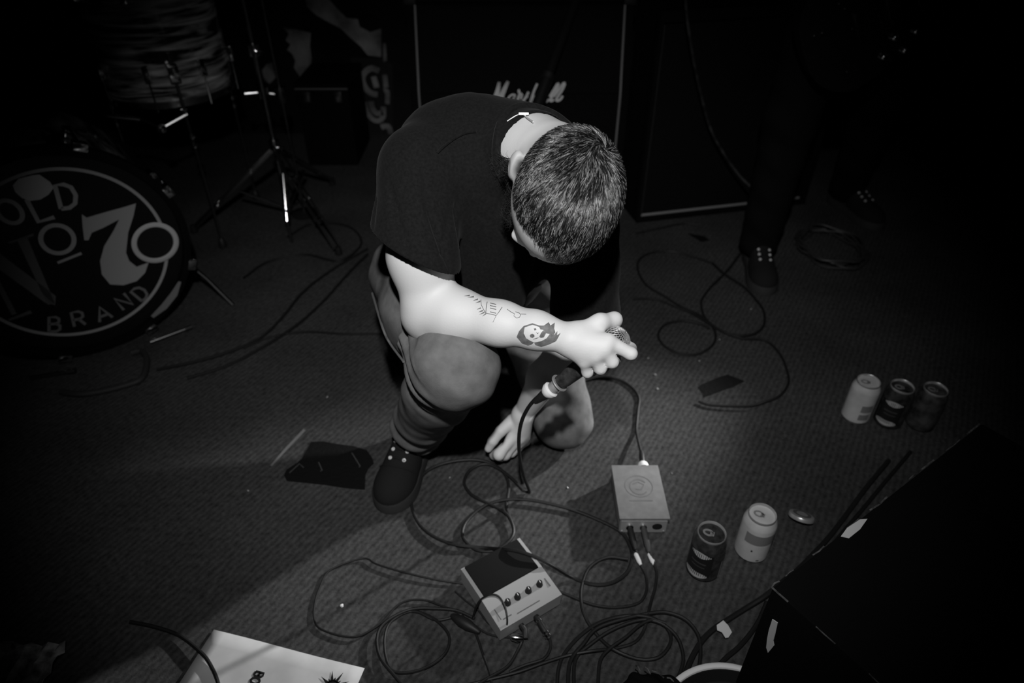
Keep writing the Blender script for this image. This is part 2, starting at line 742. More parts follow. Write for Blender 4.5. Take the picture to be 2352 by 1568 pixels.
# head
body.ell(Hc, HR, (0.075, 0.096, 0.099), 0.01)
body.ell(hl(0, 0.010, -0.055), HR, (0.062, 0.078, 0.085), 0.03)
body.ell(hl(0, 0.030, -0.105), HR, (0.052, 0.058, 0.045), 0.03)          # jaw
body.ell(hl(0, 0.082, -0.132), HR, (0.022, 0.018, 0.018), 0.025)         # chin
for s in (-1, 1):
    body.ell(hl(s * 0.040, 0.060, -0.062), HR, (0.018, 0.018, 0.018), 0.02)   # cheek bone
    body.ell(hl(s * 0.029, 0.084, -0.020), HR, (0.024, 0.010, 0.009), 0.014)  # brow
    body.ell(hl(s * 0.032, 0.100, -0.040), HR, (0.016, 0.012, 0.011), 0.012, sub=True)  # eye socket
    body.ell(hl(s * 0.031, 0.078, -0.040), HR, (0.014, 0.012, 0.010), 0.004)  # closed lid
    body.ell(hl(s * 0.079, -0.012, -0.036), HR, (0.010, 0.021, 0.032), 0.008)  # ear
    body.ell(hl(s * 0.091, -0.004, -0.036), HR, (0.006, 0.010, 0.017), 0.004, sub=True)
    body.ell(hl(s * 0.076, 0.000, -0.062), HR, (0.008, 0.010, 0.011), 0.006)   # ear lobe
body.cap(hl(0, 0.092, -0.030), hl(0, 0.113, -0.068), 0.008, 0.011, 0.012)  # nose
for s in (-1, 1):
    body.ell(hl(s * 0.011, 0.103, -0.072), HR, (0.009, 0.009, 0.007), 0.006)
body.ell(hl(0, 0.090, -0.098), HR, (0.024, 0.010, 0.006), 0.008)           # lips
body.ell(hl(0, 0.088, -0.108), HR, (0.021, 0.010, 0.007), 0.008)
body.ell(hl(0, 0.102, -0.103), HR, (0.022, 0.006, 0.0018), 0.003, sub=True)
# neck and trunk
body.cap(hl(0, -0.030, -0.060), NB, 0.057, 0.0625, 0.02)
body.cap(NB, CHEST, 0.052, 0.08, 0.03)
body.ell(CHEST - spine * 0.03, TOR, (0.138, 0.160, 0.088), 0.03)
body.cap(S_R, S_L, 0.044, 0.040, 0.03)
body.cap(CHEST, PELV, 0.115, 0.12, 0.05)
body.cap(PELV, HIP_R, 0.10, 0.085, 0.03)
body.cap(PELV, HIP_L, 0.10, 0.085, 0.03)
body.cap(HIP_R, K_R, 0.075, 0.050, 0.03)
body.cap(HIP_L, K_L, 0.075, 0.050, 0.03)
# right arm
body.chain([S_R, PT(966, 590, 1.135), E_R], [0.056, 0.050, 0.044], 0.03)
body.chain([E_R, PT(1045, 722, 1.14), PT(1150, 743, 1.11), PT(1230, 758, 1.09), W_R], [0.044, 0.043, 0.0345, 0.0285, 0.0245], 0.02)
body.cap(PT(968, 735, 1.175), PT(968, 735, 1.175), 0.026, 0.026, 0.03)    # point of the elbow
# right hand, closed round the microphone
W2 = PT(1316, 782, 1.073)
MCP = [PT(1397, 783, 1.058), PT(1387, 801, 1.056), PT(1367, 817, 1.062), PT(1342, 830, 1.073)]
for q, r in zip(MCP, (0.0125, 0.0125, 0.012, 0.011)):
    body.cap(W2 + (q - W2) * 0.0, q, 0.019, r, 0.016)
FING = [
    [MCP[0], PT(1449, 812, 1.062), PT(1449, 800, 1.092), PT(1428, 782, 1.108)],
    [MCP[1], PT(1406, 831, 1.066), PT(1412, 826, 1.098), PT(1394, 806, 1.125)],
    [MCP[2], PT(1379, 846, 1.074), PT(1388, 842, 1.104), PT(1372, 824, 1.130)],
    [MCP[3], PT(1349, 855, 1.086), PT(1359, 853, 1.112), PT(1349, 838, 1.134)]]
for ch, sc in zip(FING, (1.0, 1.0, 0.96, 0.88)):
    body.chain(ch, [0.0112 * sc, 0.0102 * sc, 0.0092 * sc, 0.0080 * sc], 0.004)
TH = [PT(1336, 762, 1.072), PT(1378, 740, 1.076), PT(1411, 734, 1.092), PT(1416, 748, 1.112)]
body.chain(TH, [0.017, 0.0125, 0.0108, 0.0085], 0.012)
# left arm, hanging, loose fist on the carpet
body.chain([S_L, E_L], [0.042, 0.038], 0.02)
LW = PZ(1208, 940, 0.150)
body.chain([E_L, PZ(1252, 868, 0.27), LW], [0.038, 0.036, 0.0235], 0.02)
LW2 = PZ(1200, 955, 0.135)
LM = [PZ(1180, 1000, 0.088), PZ(1193, 1004, 0.078), PZ(1202, 1008, 0.064), PZ(1207, 1011, 0.050)]
for q, r in zip(LM, (0.0130, 0.0130, 0.0120, 0.0110)):
    body.cap(LW2, q, 0.019, r, 0.014)
LF = [
    [LM[0], PZ(1146, 1044, 0.062), PZ(1136, 1044, 0.034), PZ(1152, 1024, 0.024)],
    [LM[1], PZ(1160, 1044, 0.046), PZ(1150, 1048, 0.020), PZ(1168, 1026, 0.014)],
    [LM[2], PZ(1174, 1038, 0.034), PZ(1166, 1042, 0.014), PZ(1180, 1022, 0.012)],
    [LM[3], PZ(1185, 1032, 0.024), PZ(1178, 1034, 0.011), PZ(1190, 1018, 0.010)]]
for ch, sc in zip(LF, (1.0, 1.0, 0.96, 0.88)):
    body.chain(ch, [0.0125 * sc, 0.0115 * sc, 0.0105 * sc, 0.0090 * sc], 0.009)
body.ell(PZ(1149, 1008, 0.088), Matrix.Identity(3), (0.009, 0.013, 0.014), 0.006, sub=True)
body.chain([PZ(1178, 966, 0.120), PZ(1150, 990, 0.108), PZ(1132, 1012, 0.088), PZ(1122, 1030, 0.066)], [0.016, 0.0122, 0.0112, 0.0090], 0.004)

V, Q = body.mesh()
V = smoothV(V, Q, 2)
N = vnormals(V, Q)
me = np_mesh('body', V, Q)
# pigment: pale skin, shaved hair region on the scalp darker
HRn = np.array(HR)
loc = (V - np.array(Hc)) @ HRn


def hairline(lx, ly):
    """height (local z) above which hair grows, as a function of the position round the head"""
    ang = np.arctan2(np.abs(lx) / 0.075, ly / 0.096)          # 0 front .. pi back
    return np.interp(ang, [0, 0.45, 0.8, 1.15, 1.5, 1.75, 2.2, 2.7, 3.15], [0.062, 0.076, 0.070, 0.046, -0.002, -0.010, -0.040, -0.060, -0.066]) - 0.034 * np.clip(-lx / 0.03, 0, 1) * (ang < 1.5)


ishead = (np.linalg.norm(loc, axis=1) < 0.16)
mask = np.clip((loc[:, 2] - hairline(loc[:, 0], loc[:, 1])) / 0.010 + 0.5, 0, 1) * ishead
jaw = np.clip((-0.060 - loc[:, 2]) / 0.02, 0, 1) * (loc[:, 1] > 0.0) * ishead * (np.abs(loc[:, 0]) < 0.085)
pig = 0.66 * (1 - mask * 0.95) * (1 - 0.85 * jaw)
att = me.color_attributes.new('pigment', 'FLOAT_COLOR', 'POINT')
att.data.foreach_set('color', np.stack([pig, pig, pig, np.ones_like(pig)], 1).astype(np.float32).ravel())
person = thing('person', (0.0, 1.15, 0.0), 'kneeling tattooed person in black t-shirt and jeans bowing over a held microphone', 'person')
body_o = link_mesh('body', me, M_SKIN, person, 0)
me.polygons.foreach_set('use_smooth', [True] * len(me.polygons))
BODY_BVH = BVHTree.FromPolygons([tuple(q) for q in V], [tuple(q) for q in Q.tolist()])


# ------------------------------------------------------------------ t-shirt
sh = SDF((-0.36, 0.86, 0.30), (0.34, 1.56, 0.97), 0.0036)
NAX = (hl(0, -0.03, -0.06) - NB).normalized()
SL_END = PT(946, 640, 1.13)
hA, hB, hN = PT(856, 518, 1.125), PT(1042, 620, 1.12), PT(948, 604, 1.05)
hn = (hB - hA).cross(hN - hA).normalized()
if hn.dot(SL_END - S_R) < 0:
    hn = -hn
sh.ell(CHEST - spine * 0.025, TOR, (0.162, 0.185, 0.112), 0.05)
sh.cap(S_R, S_L, 0.058, 0.060, 0.06)
sh.cap(PT(1015, 338, 1.20), PT(1080, 342, 1.20), 0.074, 0.083, 0.07)
sh.cap(PT(1080, 342, 1.20), PT(1235, 346, 1.19), 0.083, 0.066, 0.04)
sh.cap(CHEST, PELV, 0.132, 0.148, 0.06)
sh.cap((-0.02, 1.115, 0.64), (-0.055, 1.125, 0.50), 0.075, 0.090, 0.06)
sh.cap(NB - NAX * 0.05, NB + NAX * 0.006, 0.064, 0.0690, 0.04)
sh.capcut(S_R, SL_END, 0.060, 0.084, 0.035, hA, hn)
sh.capcut(S_L, (0.150, 1.100, 0.34), 0.064, 0.070, 0.03, (0.15, 1.1, 0.395), (0, 0, -1))
sh.cap(PT(964, 590, 1.135), PT(978, 700, 1.155), 0.062, 0.062, 0.004, sub=True)       # sleeve opening
sh.cap(NB + NAX * 0.020, Hc, 0.0650, 0.080, 0.004, sub=True)                             # neck opening
V, Q = sh.mesh()
V = smoothV(V, Q, 2)
N = vnormals(V, Q)
# folds: on the sleeve they run from the shoulder to the hem, on the trunk they hang
ax = to_np((SL_END - S_R).normalized())
rel = V - to_np(S_R)
along = rel @ ax
perp = rel - along[:, None] * ax
e1 = np.cross(ax, [0, 0, 1.0])
e1 /= np.linalg.norm(e1)
e2 = np.cross(ax, e1)
th = np.arctan2(perp @ e2, perp @ e1)
slv = np.clip(along / 0.06, 0, 1) * (np.linalg.norm(perp, axis=1) < 0.13) * np.clip((-0.05 - V[:, 0]) / 0.03, 0, 1)


def crease(x):
    return 1.0 - 2.0 * np.abs(np.sin(x)) ** 0.55


ph1 = th * 3.5 + along * 15 + 0.4 + np.sin(along * 17 + th) * 0.5
d1 = -0.012 * np.exp(-(np.sin(ph1) / 0.35) ** 2) - 0.004 * np.exp(-(np.sin(th * 2.5 - along * 9 + 1.0) / 0.15) ** 2) + 0.002 * np.sin(ph1 * 2)
d2 = -0.006 * np.exp(-(np.sin(V[:, 0] * 26 + V[:, 2] * 16 + np.sin(V[:, 2] * 18) * 1.2) / 0.25) ** 2) + np.sin(V[:, 0] * 90 - V[:, 2] * 55) * 0.0016
low = np.clip((0.74 - V[:, 2]) / 0.15, 0.10, 1) * np.clip((np.linalg.norm(V - to_np(NB), axis=1) - 0.10) / 0.05, 0, 1)
hemf = np.clip(-((V - to_np(hA)) @ to_np(hn)) / 0.05, 0.0, 1)
d1 = d1 * hemf
V = V + N * (d1 * slv * np.clip(along / 0.12, 0.2, 1.2) + d2 * (1 - slv) * low)[:, None]
me = np_mesh('shirt', V, Q)
shirt = link_mesh('t_shirt', me, M_SHIRT, person, 0)
me.polygons.foreach_set('use_smooth', [True] * len(me.polygons))
SH_BVH = BVHTree.FromPolygons([tuple(q) for q in V], [tuple(q) for q in Q.tolist()])
# collar rib round the neck opening
cx = NAX.orthogonal().normalized()
cy = NAX.cross(cx)
lp = []
for i in range(56):
    a = 2 * math.pi * i / 56
    rad = cx * math.cos(a) + cy * math.sin(a)
    hit = SH_BVH.ray_cast(NB + NAX * 0.10 + rad * 0.0700, -NAX, 0.3)
    if hit[0] is not None:
        lp.append(hit[0] + hit[1] * 0.001)
if len(lp) > 20:
    for _ in range(4):
        lp = [(lp[i - 1] + lp[i] * 2 + lp[(i + 1) % len(lp)]) / 4 for i in range(len(lp))]
    MB().tube(lp, 0.0075, 8, True).build('collar', M_SHIRT, shirt)


# seams on the shoulder
def on_surface(bvh, px, py, off=0.001):
    hit = bvh.ray_cast(CAMP, ray(px, py).normalized())
    return None if hit[0] is None else hit[0] + hit[1] * off


seam = [on_surface(SH_BVH, *q, 0.0025) for q in ((1003, 352), (1018, 338), (1040, 322), (1062, 310), (1080, 305), (1095, 304))]
seam = [q for q in seam if q]
if len(seam) > 3:
    MB().tube(spline(seam, 0.004), 0.0022, 6).build('shoulder_seam', M_SHIRT, shirt)

# ------------------------------------------------------------------ jeans
jn = SDF((-0.40, 0.76, 0.0), (0.32, 1.72, 0.62), 0.0042)
jn.ell(PELV, TOR, (0.165, 0.12, 0.115), 0.03)
jn.cap(PELV + Vector((0.02, 0.0, 0.06)), PELV, 0.12, 0.13, 0.03)
jn.chain([HIP_R, (HIP_R + K_R) / 2 + Vector((0, 0, 0.01)), K_R], [0.098, 0.088, 0.066], 0.05)
jn.cap(K_R, K_R + Vector((0.012, -0.01, -0.015)), 0.062, 0.056, 0.02)
hemn = ((A_R - K_R).normalized() + Vector((-0.15, -0.25, 0))).normalized()
jn.cap(K_R, K_R + (A_R - K_R) * 0.35, 0.066, 0.066, 0.035)
jn.capcut(K_R + (A_R - K_R) * 0.35, A_R + (A_R - K_R) * 0.25, 0.066, 0.055, 0.02, A_R, hemn)
jn.cap(A_R + (K_R - A_R) * 0.03, A_R + (A_R - K_R) * 0.3, 0.046, 0.046, 0.004, sub=True)
jn.chain([HIP_L, K_L], [0.105, 0.066], 0.04)
jn.chain([K_L, (K_L + A_L) / 2, A_L], [0.064, 0.060, 0.045], 0.03)
V, Q = jn.mesh()
V = smoothV(V, Q, 3)
N = vnormals(V, Q)
sh_ax = to_np((A_R - K_R).normalized())
rel = V - to_np(K_R)
al = rel @ sh_ax
dist = np.linalg.norm(rel - al[:, None] * sh_ax, axis=1)
shin = (dist < 0.11) * (al > -0.02)
L_sh = (A_R - K_R).length
stack = shin * np.clip((al - 0.55 * L_sh) / (0.35 * L_sh), 0, 1)
wob = np.sin(V[:, 0] * 40 + V[:, 1] * 30) * 0.9
disp = stack * np.sin(al * 120 + wob * 2.2 + V[:, 0] * 60) * 0.005
backk = shin * np.exp(-((al - 0.05) / 0.05) ** 2) * np.clip((to_np(K_R)[0] - 0.02 - V[:, 0]) / 0.04, 0, 1)
disp += backk * np.sin(V[:, 2] * 170 + V[:, 0] * 120) * 0.006
disp += np.sin(V[:, 0] * 60 + V[:, 2] * 90 + V[:, 1] * 40) * 0.0012
V = V + N * disp[:, None]
V[:, 2] = np.maximum(V[:, 2], 0.002)
me = np_mesh('jeans', V, Q)
jeans = link_mesh('jeans', me, M_JEANS, person, 0)
me.polygons.foreach_set('use_smooth', [True] * len(me.polygons))
J_BVH = BVHTree.FromPolygons([tuple(q) for q in V], [tuple(q) for q in Q.tolist()])
sm = [on_surface(J_BVH, *q, 0.003) for q in ((858, 672), (868, 710), (882, 750), (898, 785), (915, 812), (930, 832))]
sm = [q for q in sm if q]
if len(sm) > 3:
    MB().tube(spline(sm, 0.004), 0.0022, 6).build('side_seam', mat('denim_seam', 0.13, 0.9), jeans)


# ------------------------------------------------------------------ shoes
def shoe(heel, toe, nm):
    ax = Vector((toe.x - heel.x, toe.y - heel.y, 0))
    Lh = ax.length
    ax.normalize()
    sd = Vector((-ax.y, ax.x, 0))

    def sp(u, v, z):
        return heel + ax * (u * Lh) + sd * v + Vector((0, 0, z))
    # sole
    prof = [(0.0, 0.020), (0.04, 0.032), (0.15, 0.038), (0.35, 0.038), (0.55, 0.044), (0.72, 0.050), (0.86, 0.046), (0.95, 0.032), (1.0, 0.012)]
    out = [sp(u, v, 0) for u, v in prof] + [sp(u, -v, 0) for u, v in reversed(prof)]
    out = [Vector(q) for q in out]
    ring = spline(out, 0.008, True)
    m = MB()
    n = len(ring)
    lv = [(0.0, -0.003), (0.002, 0.0), (0.024, 0.0), (0.030, -0.003)]
    ctr = sp(0.5, 0, 0)
    vs = []
    for z, off in lv:
        for q in ring:
            dd = (q - ctr).normalized()
            vs.append(q + dd * off + Vector((0, 0, z)))
    fs = []
    for a in range(len(lv) - 1):
        for i in range(n):
            j = (i + 1) % n
            fs.append((a * n + i, a * n + j, (a + 1) * n + j, (a + 1) * n + i))
    fs.append(tuple(range(n - 1, -1, -1)))
    fs.append(tuple((len(lv) - 1) * n + i for i in range(n)))
    m.add(vs, fs)
    root = m.build('shoe', M_SOLE, None)
    # upper
    u = SDF([min(heel.x, toe.x) - 0.1, min(heel.y, toe.y) - 0.1, 0.0], [max(heel.x, toe.x) + 0.1, max(heel.y, toe.y) + 0.1, 0.2], 0.003)
    R3 = Matrix((sd, ax, Vector((0, 0, 1)))).transposed()
    u.ell(sp(0.80, 0, 0.030), R3, (0.043, 0.052, 0.036), 0.02)
    u.ell(sp(0.60, 0, 0.035), R3, (0.041, 0.075, 0.046), 0.03)
    u.ell(sp(0.15, 0, 0.045), R3, (0.034, 0.042, 0.050), 0.03)
    u.cap(sp(0.55, 0, 0.055), sp(0.24, 0, 0.100), 0.032, 0.036, 0.02)
    u.cap(sp(0.18, 0, 0.060), sp(0.20, 0, 0.125), 0.036, 0.038, 0.02)
    V, Q = u.mesh()
    V = smoothV(V, Q, 2)
    V[:, 2] = np.maximum(V[:, 2], 0.024)
    me = np_mesh('upper', V, Q)
    up = link_mesh('upper', me, M_SHOE, root, 0)
    me.polygons.foreach_set('use_smooth', [True] * len(me.polygons))
    bvh = BVHTree.FromPolygons([tuple(q) for q in V], [tuple(q) for q in Q.tolist()])

    def top(uu, vv):
        h = bvh.ray_cast(sp(uu, vv, 0.3), Vector((0, 0, -1)))
        return h[0], h[1]
    for uu in (0.30, 0.37, 0.44, 0.51, 0.58, 0.66):
        row = []
        for s in (-1, 1):
            q, nn = top(uu, s * (0.018 - 0.004 * uu))
            row.append(q + nn * 0.003)
            e = MB().lathe([(0.0016, 0), (0.0042, 0.0), (0.0046, 0.0015), (0.0036, 0.003), (0.0016, 0.002)], q + nn * 0.0015, frame(nn, ax), 12, True)
            e.build('eyelet', mat('bright_eyelet', 0.8, 0.5, 0.2), up)
        mid, nn = top(uu, 0)
        MB().tube(spline([row[0] * 0.75 + row[1] * 0.25, mid + nn * 0.004, row[1] * 0.75 + row[0] * 0.25], 0.004), 0.0026, 6).build('lace', M_SHOE, up)
    cap = []
    for v in np.linspace(-0.040, 0.040, 9):
        q, nn = top(0.74 + 0.05 * (1 - (v / 0.04) ** 2) - 0.05, v)
        if q:
            cap.append(q + nn * 0.0012)
    if len(cap) > 4:
        MB().tube(spline(cap, 0.004), 0.0016, 6).build('toe_seam', M_SHOE, up)
    return root


s1 = shoe(Vector((-0.214, 1.222, 0.0)), PZ(887, 1180, 0.0), 'shoe')
s1.parent = person
s1.matrix_parent_inverse = person.matrix_world.inverted()
s2 = shoe(Vector((0.135, 1.60, 0.0)), Vector((0.105, 1.87, 0.0)), 'shoe')
s2.parent = person
s2.matrix_parent_inverse = person.matrix_world.inverted()

# ------------------------------------------------------------------ hair


def strands(name, roots, dirs, norms, length, rad, material, parent, bend=0.35, curl=0.0, segs=4):
    """roots, dirs (unit tangents), norms: (n,3). builds n tapered three-sided strands in one mesh"""
    n = len(roots)
    side = np.cross(dirs, norms)
    side /= np.linalg.norm(side, axis=1, keepdims=True) + 1e-9
    ring = []
    ph = rng.uniform(0, 6.28, n)
    P0 = roots - norms * 0.001
    for s in range(segs):
        t = s / (segs - 1)
        lift = bend * (t - 0.45 * t * t)
        p = P0 + (dirs * (t * 0.92) + norms * lift) * length[:, None]
        if curl > 0:
            p = p + (side * np.sin(ph + t * 7)[:, None] + norms * np.cos(ph + t * 7)[:, None]) * curl * t
        r = rad * (1 - 0.75 * t)
        for k in range(3):
            a = 2 * math.pi * k / 3 + 0.5
            ring.append(p + side * (math.cos(a) * r) + norms * (math.sin(a) * r))
    Vv = np.stack(ring, 1).reshape(-1, 3)
    F = []
    per = segs * 3
    base = np.arange(n)[:, None] * per
    for s in range(segs - 1):
        for k in range(3):
            k2 = (k + 1) % 3
            F.append(base + np.array([[s * 3 + k, s * 3 + k2, (s + 1) * 3 + k2, (s + 1) * 3 + k]]))
    F = np.concatenate(F)
    me = np_mesh(name, Vv, F)
    me.polygons.foreach_set('use_smooth', [True] * len(me.polygons))
    sc_ = np.repeat(rng.choice([0.005, 0.016, 0.075, 0.30], n, p=[0.42, 0.23, 0.18, 0.17]) * rng.uniform(0.7, 1.3, n), per)  # paler strands put the flash glints into the hair colour
    ca_ = me.color_attributes.new('strand', 'FLOAT_COLOR', 'POINT')
    ca_.data.foreach_set('color', np.stack([sc_, sc_, sc_, np.ones_like(sc_)], 1).astype(np.float32).ravel())
    me.materials.append(material)
    o = bpy.data.objects.new(name, me)
    COL.objects.link(o)
    o.parent = parent
    o.matrix_parent_inverse = parent.matrix_world.inverted()
    o['kind'] = 'stuff'
    return o


rad3 = np.array([0.0755, 0.0965, 0.0995])
NH = 17000
u = rng.normal(size=(NH * 2, 3))
u /= np.linalg.norm(u, axis=1, keepdims=True)
p = u * rad3
hz = hairline(p[:, 0], p[:, 1])
keep = p[:, 2] > hz + rng.normal(0, 0.003, len(p))
p, u = p[keep][:NH], u[keep][:NH]
hz = hz[keep][:NH]
nr = p / rad3 ** 2
nr /= np.linalg.norm(nr, axis=1, keepdims=True)
# flow: spirals out of the crown, then is brushed towards the forehead
wh = np.array([-0.018, -0.088, 0.0])
wh[2] = rad3[2] * math.sqrt(max(0, 1 - (wh[0] / rad3[0]) ** 2 - (wh[1] / rad3[1]) ** 2))
dv = p - wh
dl = np.linalg.norm(dv, axis=1, keepdims=True)
rdir = dv / (dl + 1e-6)
sw = np.cross(nr, rdir)
k = np.exp(-(dl / 0.030) ** 2)
topm = np.clip((p[:, 2:3] - 0.02) / 0.05, 0, 1)
flow = rdir * (1.0 - 0.35 * k) + sw * (1.1 * k + 0.12) + np.array([0, 0.55, 0]) * topm * np.clip(dl / 0.04, 0, 1)
clump = np.sin(p[:, 0] * 330 + np.sin(p[:, 1] * 140) * 2.2) * 0.16 + np.sin(p[:, 0] * 170 - p[:, 1] * 120) * 0.14
flow = flow + np.cross(nr, flow) * clump[:, None]
flow += rng.normal(0, 0.16, flow.shape)
flow -= nr * np.sum(flow * nr, axis=1, keepdims=True)
flow /= np.linalg.norm(flow, axis=1, keepdims=True)
up_m = np.clip((p[:, 2] - hz) / 0.05, 0, 1)
ln = (0.007 + 0.011 * up_m) * rng.uniform(0.7, 1.25, len(p))
W = lambda a: a @ HRn.T
hair = strands('hair', W(p) + np.array(Hc), W(flow), W(nr), ln, 0.00055, M_HAIR, person, bend=0.42)
tag(hair, 'short dark brushed-forward hair with a crown whorl')
# stubble fading down the temples and nape, and the beard
NB_ = 9000
cand = np.argwhere(ishead & (loc[:, 2] < -0.045) & (loc[:, 1] > -0.002) & (loc[:, 2] > -0.16)).ravel()
cand = cand[(loc[cand, 1] < 0.075) | (loc[cand, 2] < -0.085)]
pk = rng.choice(cand, NB_)
bn = vnormals(np.empty((0, 3)), np.empty((0, 4), int)) if False else None
Vb = np.empty(0)
bme = body_o.data
co = np.empty(len(bme.vertices) * 3, np.float32)
bme.vertices.foreach_get('co', co)
co = co.reshape(-1, 3)
no = np.empty(len(bme.vertices) * 3, np.float32)
bme.vertices.foreach_get('normal', no)
no = no.reshape(-1, 3)
rp = co[pk].astype(float) + rng.normal(0, 0.001, (NB_, 3))
rn = no[pk].astype(float)
fl_ = W(np.array([[0, 0.35, -0.9]])).repeat(NB_, 0) + rng.normal(0, 0.45, (NB_, 3))
fl_ -= rn * np.sum(fl_ * rn, axis=1, keepdims=True)
fl_ /= np.linalg.norm(fl_, axis=1, keepdims=True)
beard = strands('beard', rp, fl_, rn, rng.uniform(0.012, 0.028, NB_), 0.0004, M_BEARD, person, bend=0.8, curl=0.004, segs=5)
tag(beard, 'dark curly beard')

# ------------------------------------------------------------------ tattoos (flat ink on the forearm)


def arm_decal(polys, name, off=0.0005):
    m = MB()
    for poly in polys:
        bm = bmesh.new()
        vsx = [bm.verts.new((q[0], q[1], 0)) for q in poly]
        bm.faces.new(vsx)
        bmesh.ops.triangulate(bm, faces=bm.faces)
        for _ in range(5):
            lg = [e for e in bm.edges if e.calc_length() > 5]
            if not lg:
                break
            bmesh.ops.subdivide_edges(bm, edges=lg, cuts=1)
            bmesh.ops.triangulate(bm, faces=bm.faces)
        bm.verts.index_update()
        vs, ok = [], True
        for q in bm.verts:
            s = on_surface(BODY_BVH, q.co.x, q.co.y, off)
            vs.append(s)
        fs = [[q.index for q in g.verts] for g in bm.faces if all(vs[q.index] is not None for q in g.verts)]
        vs = [q if q is not None else Vector((0, 0, 0)) for q in vs]
        m.add(vs, fs)
        bm.free()
    return m.build(name, M_TATTOO, body_o, 60)


def zt(pts):
    return [(1050 + a / 5.227, 650 + b / 5.227) for a, b in pts]


def ribbon(pts, wd):
    out = []
    L, R_ = [], []
    for i, q in enumerate(pts):
        a = pts[max(i - 1, 0)]
        b = pts[min(i + 1, len(pts) - 1)]
        dx, dy = b[0] - a[0], b[1] - a[1]
        l = math.hypot(dx, dy) + 1e-9
        L.append((q[0] - dy / l * wd / 2, q[1] + dx / l * wd / 2))
        R_.append((q[0] + dy / l * wd / 2, q[1] - dx / l * wd / 2))
    for i in range(len(pts) - 1):
        out.append([L[i], L[i + 1], R_[i + 1], R_[i]])
    return out


hood = [
    zt([(715, 645), (745, 575), (800, 515), (812, 530), (800, 600), (830, 660), (880, 690), (925, 710), (890, 735), (850, 745), (780, 720)]),
    zt([(800, 515), (905, 482), (990, 510), (1040, 510), (1098, 470), (1120, 510), (1172, 475), (1165, 545), (1180, 590), (1160, 620), (1110, 610), (1060, 600), (1035, 560), (1000, 555), (985, 525), (905, 500), (812, 530)]),
    zt([(925, 710), (1010, 695), (1075, 660), (1110, 612), (1165, 620), (1205, 575), (1200, 625), (1245, 597), (1190, 695), (1100, 735), (1010, 762), (940, 740)]),
    zt([(1035, 565), (1065, 605), (1040, 650), (1005, 655), (985, 645), (1005, 600)]),
    zt([(873, 630), (885, 612), (905, 607), (928, 620), (930, 642), (908, 655), (882, 650)]),
    zt([(920, 545), (945, 540), (952, 560), (930, 568)]),
    zt([(948, 585), (965, 600), (985, 590), (965, 612)]),
    zt([(910, 675), (950, 655), (985, 650), (950, 668)]),
]
t1 = arm_decal(hood, 'tattoo')
tag(t1, 'hooded skull tattoo')
lines = []
lines += ribbon(zt([(285, 200), (290, 260), (320, 320), (345, 360), (470, 388), (500, 350), (540, 290)]), 1.3)
lines += ribbon(zt([(362, 225), (350, 290), (345, 360)]), 1.6)
for a in (240, 270, 300, 345):
    lines += ribbon(zt([(395, a), (470, a + 18)]), 1.6)
lines += ribbon(zt([(470, 388), (430, 470)]), 0.9)
lines += ribbon(zt([(600, 315), (650, 350), (690, 370), (680, 395), (715, 420), (750, 410), (765, 380), (745, 360), (700, 345)]), 1.2)
lines += ribbon(zt([(765, 372), (830, 375)]), 1.2)
for (a, b, c, d_) in ((80, 158, 150, 150), (120, 175, 200, 165), (190, 212, 250, 195), (220, 240, 280, 220), (235, 318, 285, 300), (255, 350, 310, 330), (265, 380, 330, 350), (300, 400, 350, 365)):
    lines += [zt([(a, b), (c, d_ - 9), (c, d_ + 9)])]
arm_decal(lines, 'tattoo')

# neck chain clasp, catching the light at the collar
ch = [on_surface(BODY_BVH, *q, 0.003) for q in ((1168, 282), (1180, 274), (1192, 268), (1204, 268), (1214, 276), (1226, 284))]
ch = [q for q in ch if q]
if len(ch) >= 4:
    c_o = MB().tube(spline(ch, 0.004), 0.0014, 6).build('neck_chain', mat('silver_chain', 0.8, 0.5, 0.6), person)
    mid = ch[len(ch) // 2]
    MB().box(mid + Vector((0, -0.001, 0.002)), (0.016, 0.004, 0.006), frame(ray(1195, 268) * -1, (1, 0, 0)), 0.001).build('clasp', mat('silver_chain', 0.8, 0.5, 0.6), c_o)

# ------------------------------------------------------------------ microphone (held: its own thing)
mdir = (MIC_G - MIC_B).normalized()
ML = (MIC_G - MIC_B).length
MF = frame(mdir, (1, 0, 0))
mic = thing('microphone', MIC_B, 'black handheld microphone with a silver mesh head in the person\'s fist', 'microphone')
gz = ML - 0.026
MB().lathe([(0.0105, 0.0), (0.0125, 0.001), (0.0125, 0.006), (0.0135, 0.008), (0.0165, ML * 0.55), (0.0185, gz - 0.018), (0.0195, gz - 0.016)], MIC_B, MF, 28).build('handle', mat('worn_black_handle', 0.03, 0.5, noise=(70, 0.004, 0.07)), mic)
MB().lathe([(0.0122, -0.004), (0.0160, -0.004), (0.0165, -0.0025), (0.0160, -0.001), (0.0122, -0.001)], MIC_B, MF, 28, True).build('end_ring', M_STEEL, mic)
hd = [(0.0195, gz - 0.016), (0.0225, gz - 0.012)]
for i in range(13):
    a = math.radians(-28 + i * 118 / 12)
    hd.append((0.0252 * math.cos(a), gz + 0.0252 * math.sin(a)))
hd[-1] = (0.0, gz + 0.0255)
head = MB().lathe(hd, MIC_B, MF, 32).build('grille_core', M_DCHROME, mic)
wire = MB()
for fam in (1, -1):
    for j in range(26):
        pts = []
        for i in range(15):
            a = math.radians(-28 + i * 112 / 14)
            thh = 2 * math.pi * j / 26 + fam * i * 0.09
            pts.append(MIC_B + MF @ Vector((0.0256 * math.cos(a) * math.cos(thh), 0.0256 * math.cos(a) * math.sin(thh), gz + 0.0256 * math.sin(a))))
        wire.tube(pts, 0.00055, 4)
wo = wire.build('wire_mesh', M_STEEL, mic)
